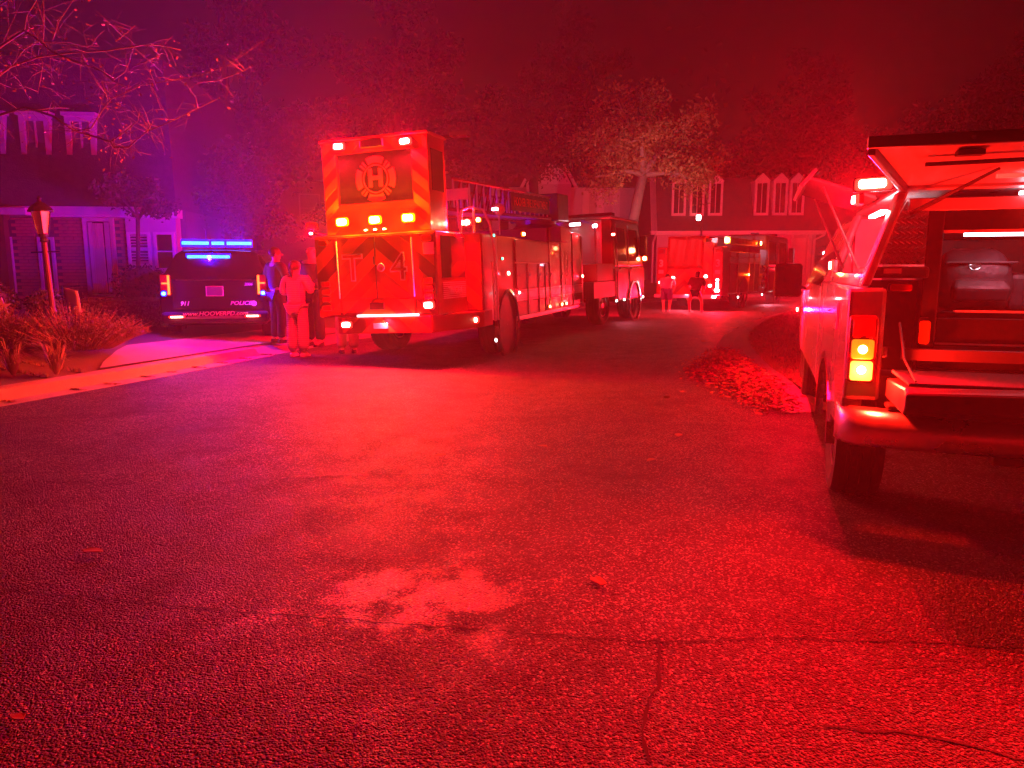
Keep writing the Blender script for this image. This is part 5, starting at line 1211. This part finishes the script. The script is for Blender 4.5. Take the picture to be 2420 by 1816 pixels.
    for s_ in ('l', 'r'):
        a, t = Vector(N['a'+s_][0]), Vector(N['t'+s_][0]); b = MB(); dd = (t-a); dd.z = 0
        dd = dd.normalized() if dd.length > 1e-4 else Vector((0, 1, 0)); sd = Vector((dd.y, -dd.x, 0)); zz = min(a.z - .035*k, t.z) - .012*k
        heel = Vector((a.x, a.y, 0)) - dd*.035*k; rr_ = []
        for s0, wdt, hh in ((0, .022, .035), (.03, .026, .045), (.07, .026, .040), (.115, .028, .022), (.145, .022, .014)):
            c = heel + dd*s0*k + Vector((0, 0, max(0, zz))); rr_.append([c - sd*wdt*k, c + sd*wdt*k, c + sd*wdt*k*.8 + Vector((0, 0, hh*k)), c - sd*wdt*k*.8 + Vector((0, 0, hh*k))])
        b.loft(rr_).build('shoe', J.get('shoe', M['black']), e, bevel=.008, smooth=True)
    if hair:
        hb = MB(); hb.ball(hd + up*.035*k - fw*.012*k, (.056*k, .064*k, .056*k), 14, 10)
        if hair == 'tail': hb.ball(hd - fw*.062*k + up*.02*k, (.030*k, .026*k, .034*k)); hb.tube([hd - fw*.06*k + up*.02*k, hd - fw*.085*k - up*.03*k, hd - fw*.07*k - up*.09*k], [.022*k, .024*k, .006*k], 8)
        if hair == 'long': hb.tube([hd + up*.04*k - fw*.02*k, hd - fw*.035*k - up*.03*k, hd - fw*.04*k - up*.10*k], [.05*k, .05*k, .03*k], 10)
        hb.build('hair', M['hair'], e, smooth=True)
    return tag(e, label, cat)
knit = bpy.data.materials.new('ribbed_knit'); n, b = nodes(knit); tc = n.nodes.new('ShaderNodeTexCoord'); wv = n.nodes.new('ShaderNodeTexWave'); wv.bands_direction = 'Z'; wv.inputs['Scale'].default_value = 9; wv.inputs['Distortion'].default_value = .6
n.links.new(tc.outputs['Object'], wv.inputs['Vector']); cr = n.nodes.new('ShaderNodeValToRGB'); cr.color_ramp.elements[0].color = (.40, .33, .29, 1); cr.color_ramp.elements[1].color = (.60, .52, .46, 1); n.links.new(wv.outputs['Fac'], cr.inputs[0]); n.links.new(cr.outputs[0], b.inputs['Base Color']); b.inputs['Roughness'].default_value = .9
bp = n.nodes.new('ShaderNodeBump'); bp.inputs['Strength'].default_value = .5; bp.inputs['Distance'].default_value = .01; n.links.new(wv.outputs['Fac'], bp.inputs['Height']); n.links.new(bp.outputs[0], b.inputs['Normal'])
TOP = ['chest', 'pel', 'ush', 'sl', 'sr', 'ql', 'qr', 'wl', 'wr']; LEG = ['pel', 'hl', 'hr', 'kl', 'kr', 'al', 'ar']
person((-3.54, 12.22, 0), -12, 1.60, dict(qr=(.165, .01, .66), wr=(.10, .12, .77), ql=(-.16, .0, .655), wl=(-.10, .13, .66), face=(.15, 1, 0), shoe=M['trim']),
       [('sweater', [('chest', 1.08), ('pel', 1.12), 'ush', ('sl', 1.15), ('sr', 1.15), ('ql', 1.35), ('qr', 1.35), ('wl', 1.5), ('wr', 1.5)], None, .012, knit),
        ('trousers', [('pel', 1.0), ('hl', 1.02), ('hr', 1.02), ('kl', 1.55), ('kr', 1.55), ('al', 2.4), ('ar', 2.4)], None, .010, knit)],
       'person seen from behind in pale ribbed sweater and wide trousers at the kerb', 'tail')
person((-4.15, 13.15, .14), -40, 1.70, dict(ql=(-.165, -.03, .645), wl=(-.13, .06, .50), wr=(.10, .16, .62), qr=(.15, .03, .64), face=(.6, .8, 0)),
       [('shirt', [('chest', 1.12), ('pel', 1.05), 'ush', ('sl', 1.2), ('sr', 1.2), ('ql', 1.25), ('qr', 1.25)], None, .012, M['darkcloth']),
        ('trousers', ['pel', 'hl', 'hr', ('kl', 1.2), ('kr', 1.2), ('al', 1.5), ('ar', 1.5)], None, .012, M['darkcloth']),
        ('duty_belt', [('pel', 1.12)], [], .02, M['black'])][:2],
       'police officer in dark uniform with bare forearms beside the police SUV', 'cap')
person((-3.72, 13.95, .0), 160, 1.93, dict(face=(0, 1, 0), wl=(-.10, .14, .60), wr=(.10, .14, .60)),
       [('jacket', [('chest', 1.2), ('pel', 1.15), ('ush', 1.1), ('sl', 1.3), ('sr', 1.3), ('ql', 1.5), ('qr', 1.5), ('wl', 1.7), ('wr', 1.7)], None, .016, M['darkcloth']),
        ('trousers', ['pel', 'hl', 'hr', ('kl', 1.4), ('kr', 1.4), ('al', 1.9), ('ar', 1.9)], None, .012, M['darkcloth'])],
       'tall person in dark jacket with bald head, behind the officer', None)
person((-2.83, 12.72, .0), 20, 1.70, dict(face=(.3, 1, 0), kl=(-.06, .05, .285), wl=(-.13, .10, .56)),
       [('bunker_coat', [('chest', 1.2), ('pel', 1.2), ('ush', 1.1), ('sl', 1.3), ('sr', 1.3), ('ql', 1.5), ('qr', 1.5), ('wl', 1.7), ('wr', 1.7)], None, .016, mat('bunker_red', (.22, .06, .05), .85)),
        ('bunker_trousers', ['pel', 'hl', 'hr', ('kl', 1.5), ('kr', 1.5), ('al', 2.0), ('ar', 2.0)], None, .012, mat('bunker_tan', (.30, .20, .14), .85))],
       'person in loose work trousers half hidden at the left rear of the ladder truck', 'cap')
person((5.25, 25.3, .0), -14, 1.55, dict(pel=(0, 0, .47), chest=(0, .10, .62), ush=(0, .20, .69), neck=(0, .25, .72), head=(0, .30, .735), crown=(0, .34, .77), sl=(-.115, .19, .69), sr=(.115, .19, .69), ql=(-.15, .24, .56), qr=(.16, .22, .56), wl=(-.10, .33, .48), wr=(.13, .32, .46), hl=(-.06, -.01, .45), hr=(.06, -.01, .45), kl=(-.075, .06, .25), kr=(.075, .06, .25), face=(0, 1, -.4), shoe=M['trim']),
       [('shirt', [('chest', 1.25), ('pel', 1.2), ('ush', 1.2), ('sl', 1.3), ('sr', 1.3), ('ql', 1.4), ('qr', 1.4)], None, .014, M['white']),
        ('shorts', [('pel', 1.1), ('hl', 1.25), ('hr', 1.25), ('kl', 1.9), ('kr', 1.9)], None, .014, mat('purple_cloth', (.10, .07, .30), .8))],
       'person bending forward in white shirt and purple shorts behind the fire engine', 'cap')
person((6.15, 25.0, .0), -18, 1.60, dict(pel=(0, 0, .42), chest=(.02, .08, .58), ush=(.02, .14, .68), neck=(.02, .17, .72), head=(.02, .19, .76), crown=(.02, .20, .81), sl=(-.10, .13, .68), sr=(.13, .13, .68), ql=(-.16, .18, .55), qr=(.18, .18, .54), wl=(-.08, .28, .45), wr=(.15, .26, .42), hl=(-.06, 0, .40), hr=(.06, 0, .40), kl=(-.13, .08, .22), kr=(.13, .08, .22), al=(-.10, -.04, .05), ar=(.14, -.02, .05), tl=(-.11, .06, .018), tr=(.15, .08, .018), el=(-.10, -.06, .02), er=(.14, -.04, .02), face=(0, 1, -.3), shoe=M['trim']),
       [('top', [('chest', 1.3), ('pel', 1.25), ('ush', 1.2), ('sl', 1.4), ('sr', 1.4), ('ql', 1.6), ('qr', 1.6)], None, .016, mat('patterned_cloth', (.09, .05, .06), .8, var=.9, scale=18)),
        ('shorts', [('pel', 1.1), ('hl', 1.2), ('hr', 1.2)], None, .014, M['darkcloth'])],
       'person crouching in a dark patterned top with bare legs behind the fire engine', 'long')

# ================================================================== HAZE
hz = MB().box(-121, 121, -16, 115, -1.1, 27).build('haze', None)
hm = bpy.data.materials.new('haze_air'); hm.use_nodes = True; n = hm.node_tree; n.nodes.clear()
vo = n.nodes.new('ShaderNodeVolumePrincipled'); vo.inputs['Color'].default_value = (.92, .92, .95, 1); vo.inputs['Density'].default_value = HAZE; vo.inputs['Anisotropy'].default_value = .25
ou = n.nodes.new('ShaderNodeOutputMaterial'); n.links.new(vo.outputs[0], ou.inputs['Volume']); hz.data.materials.append(hm)
tag(hz, 'thin smoky night haze filling the street', 'haze', kind='stuff'); hz.display_type = 'WIRE'
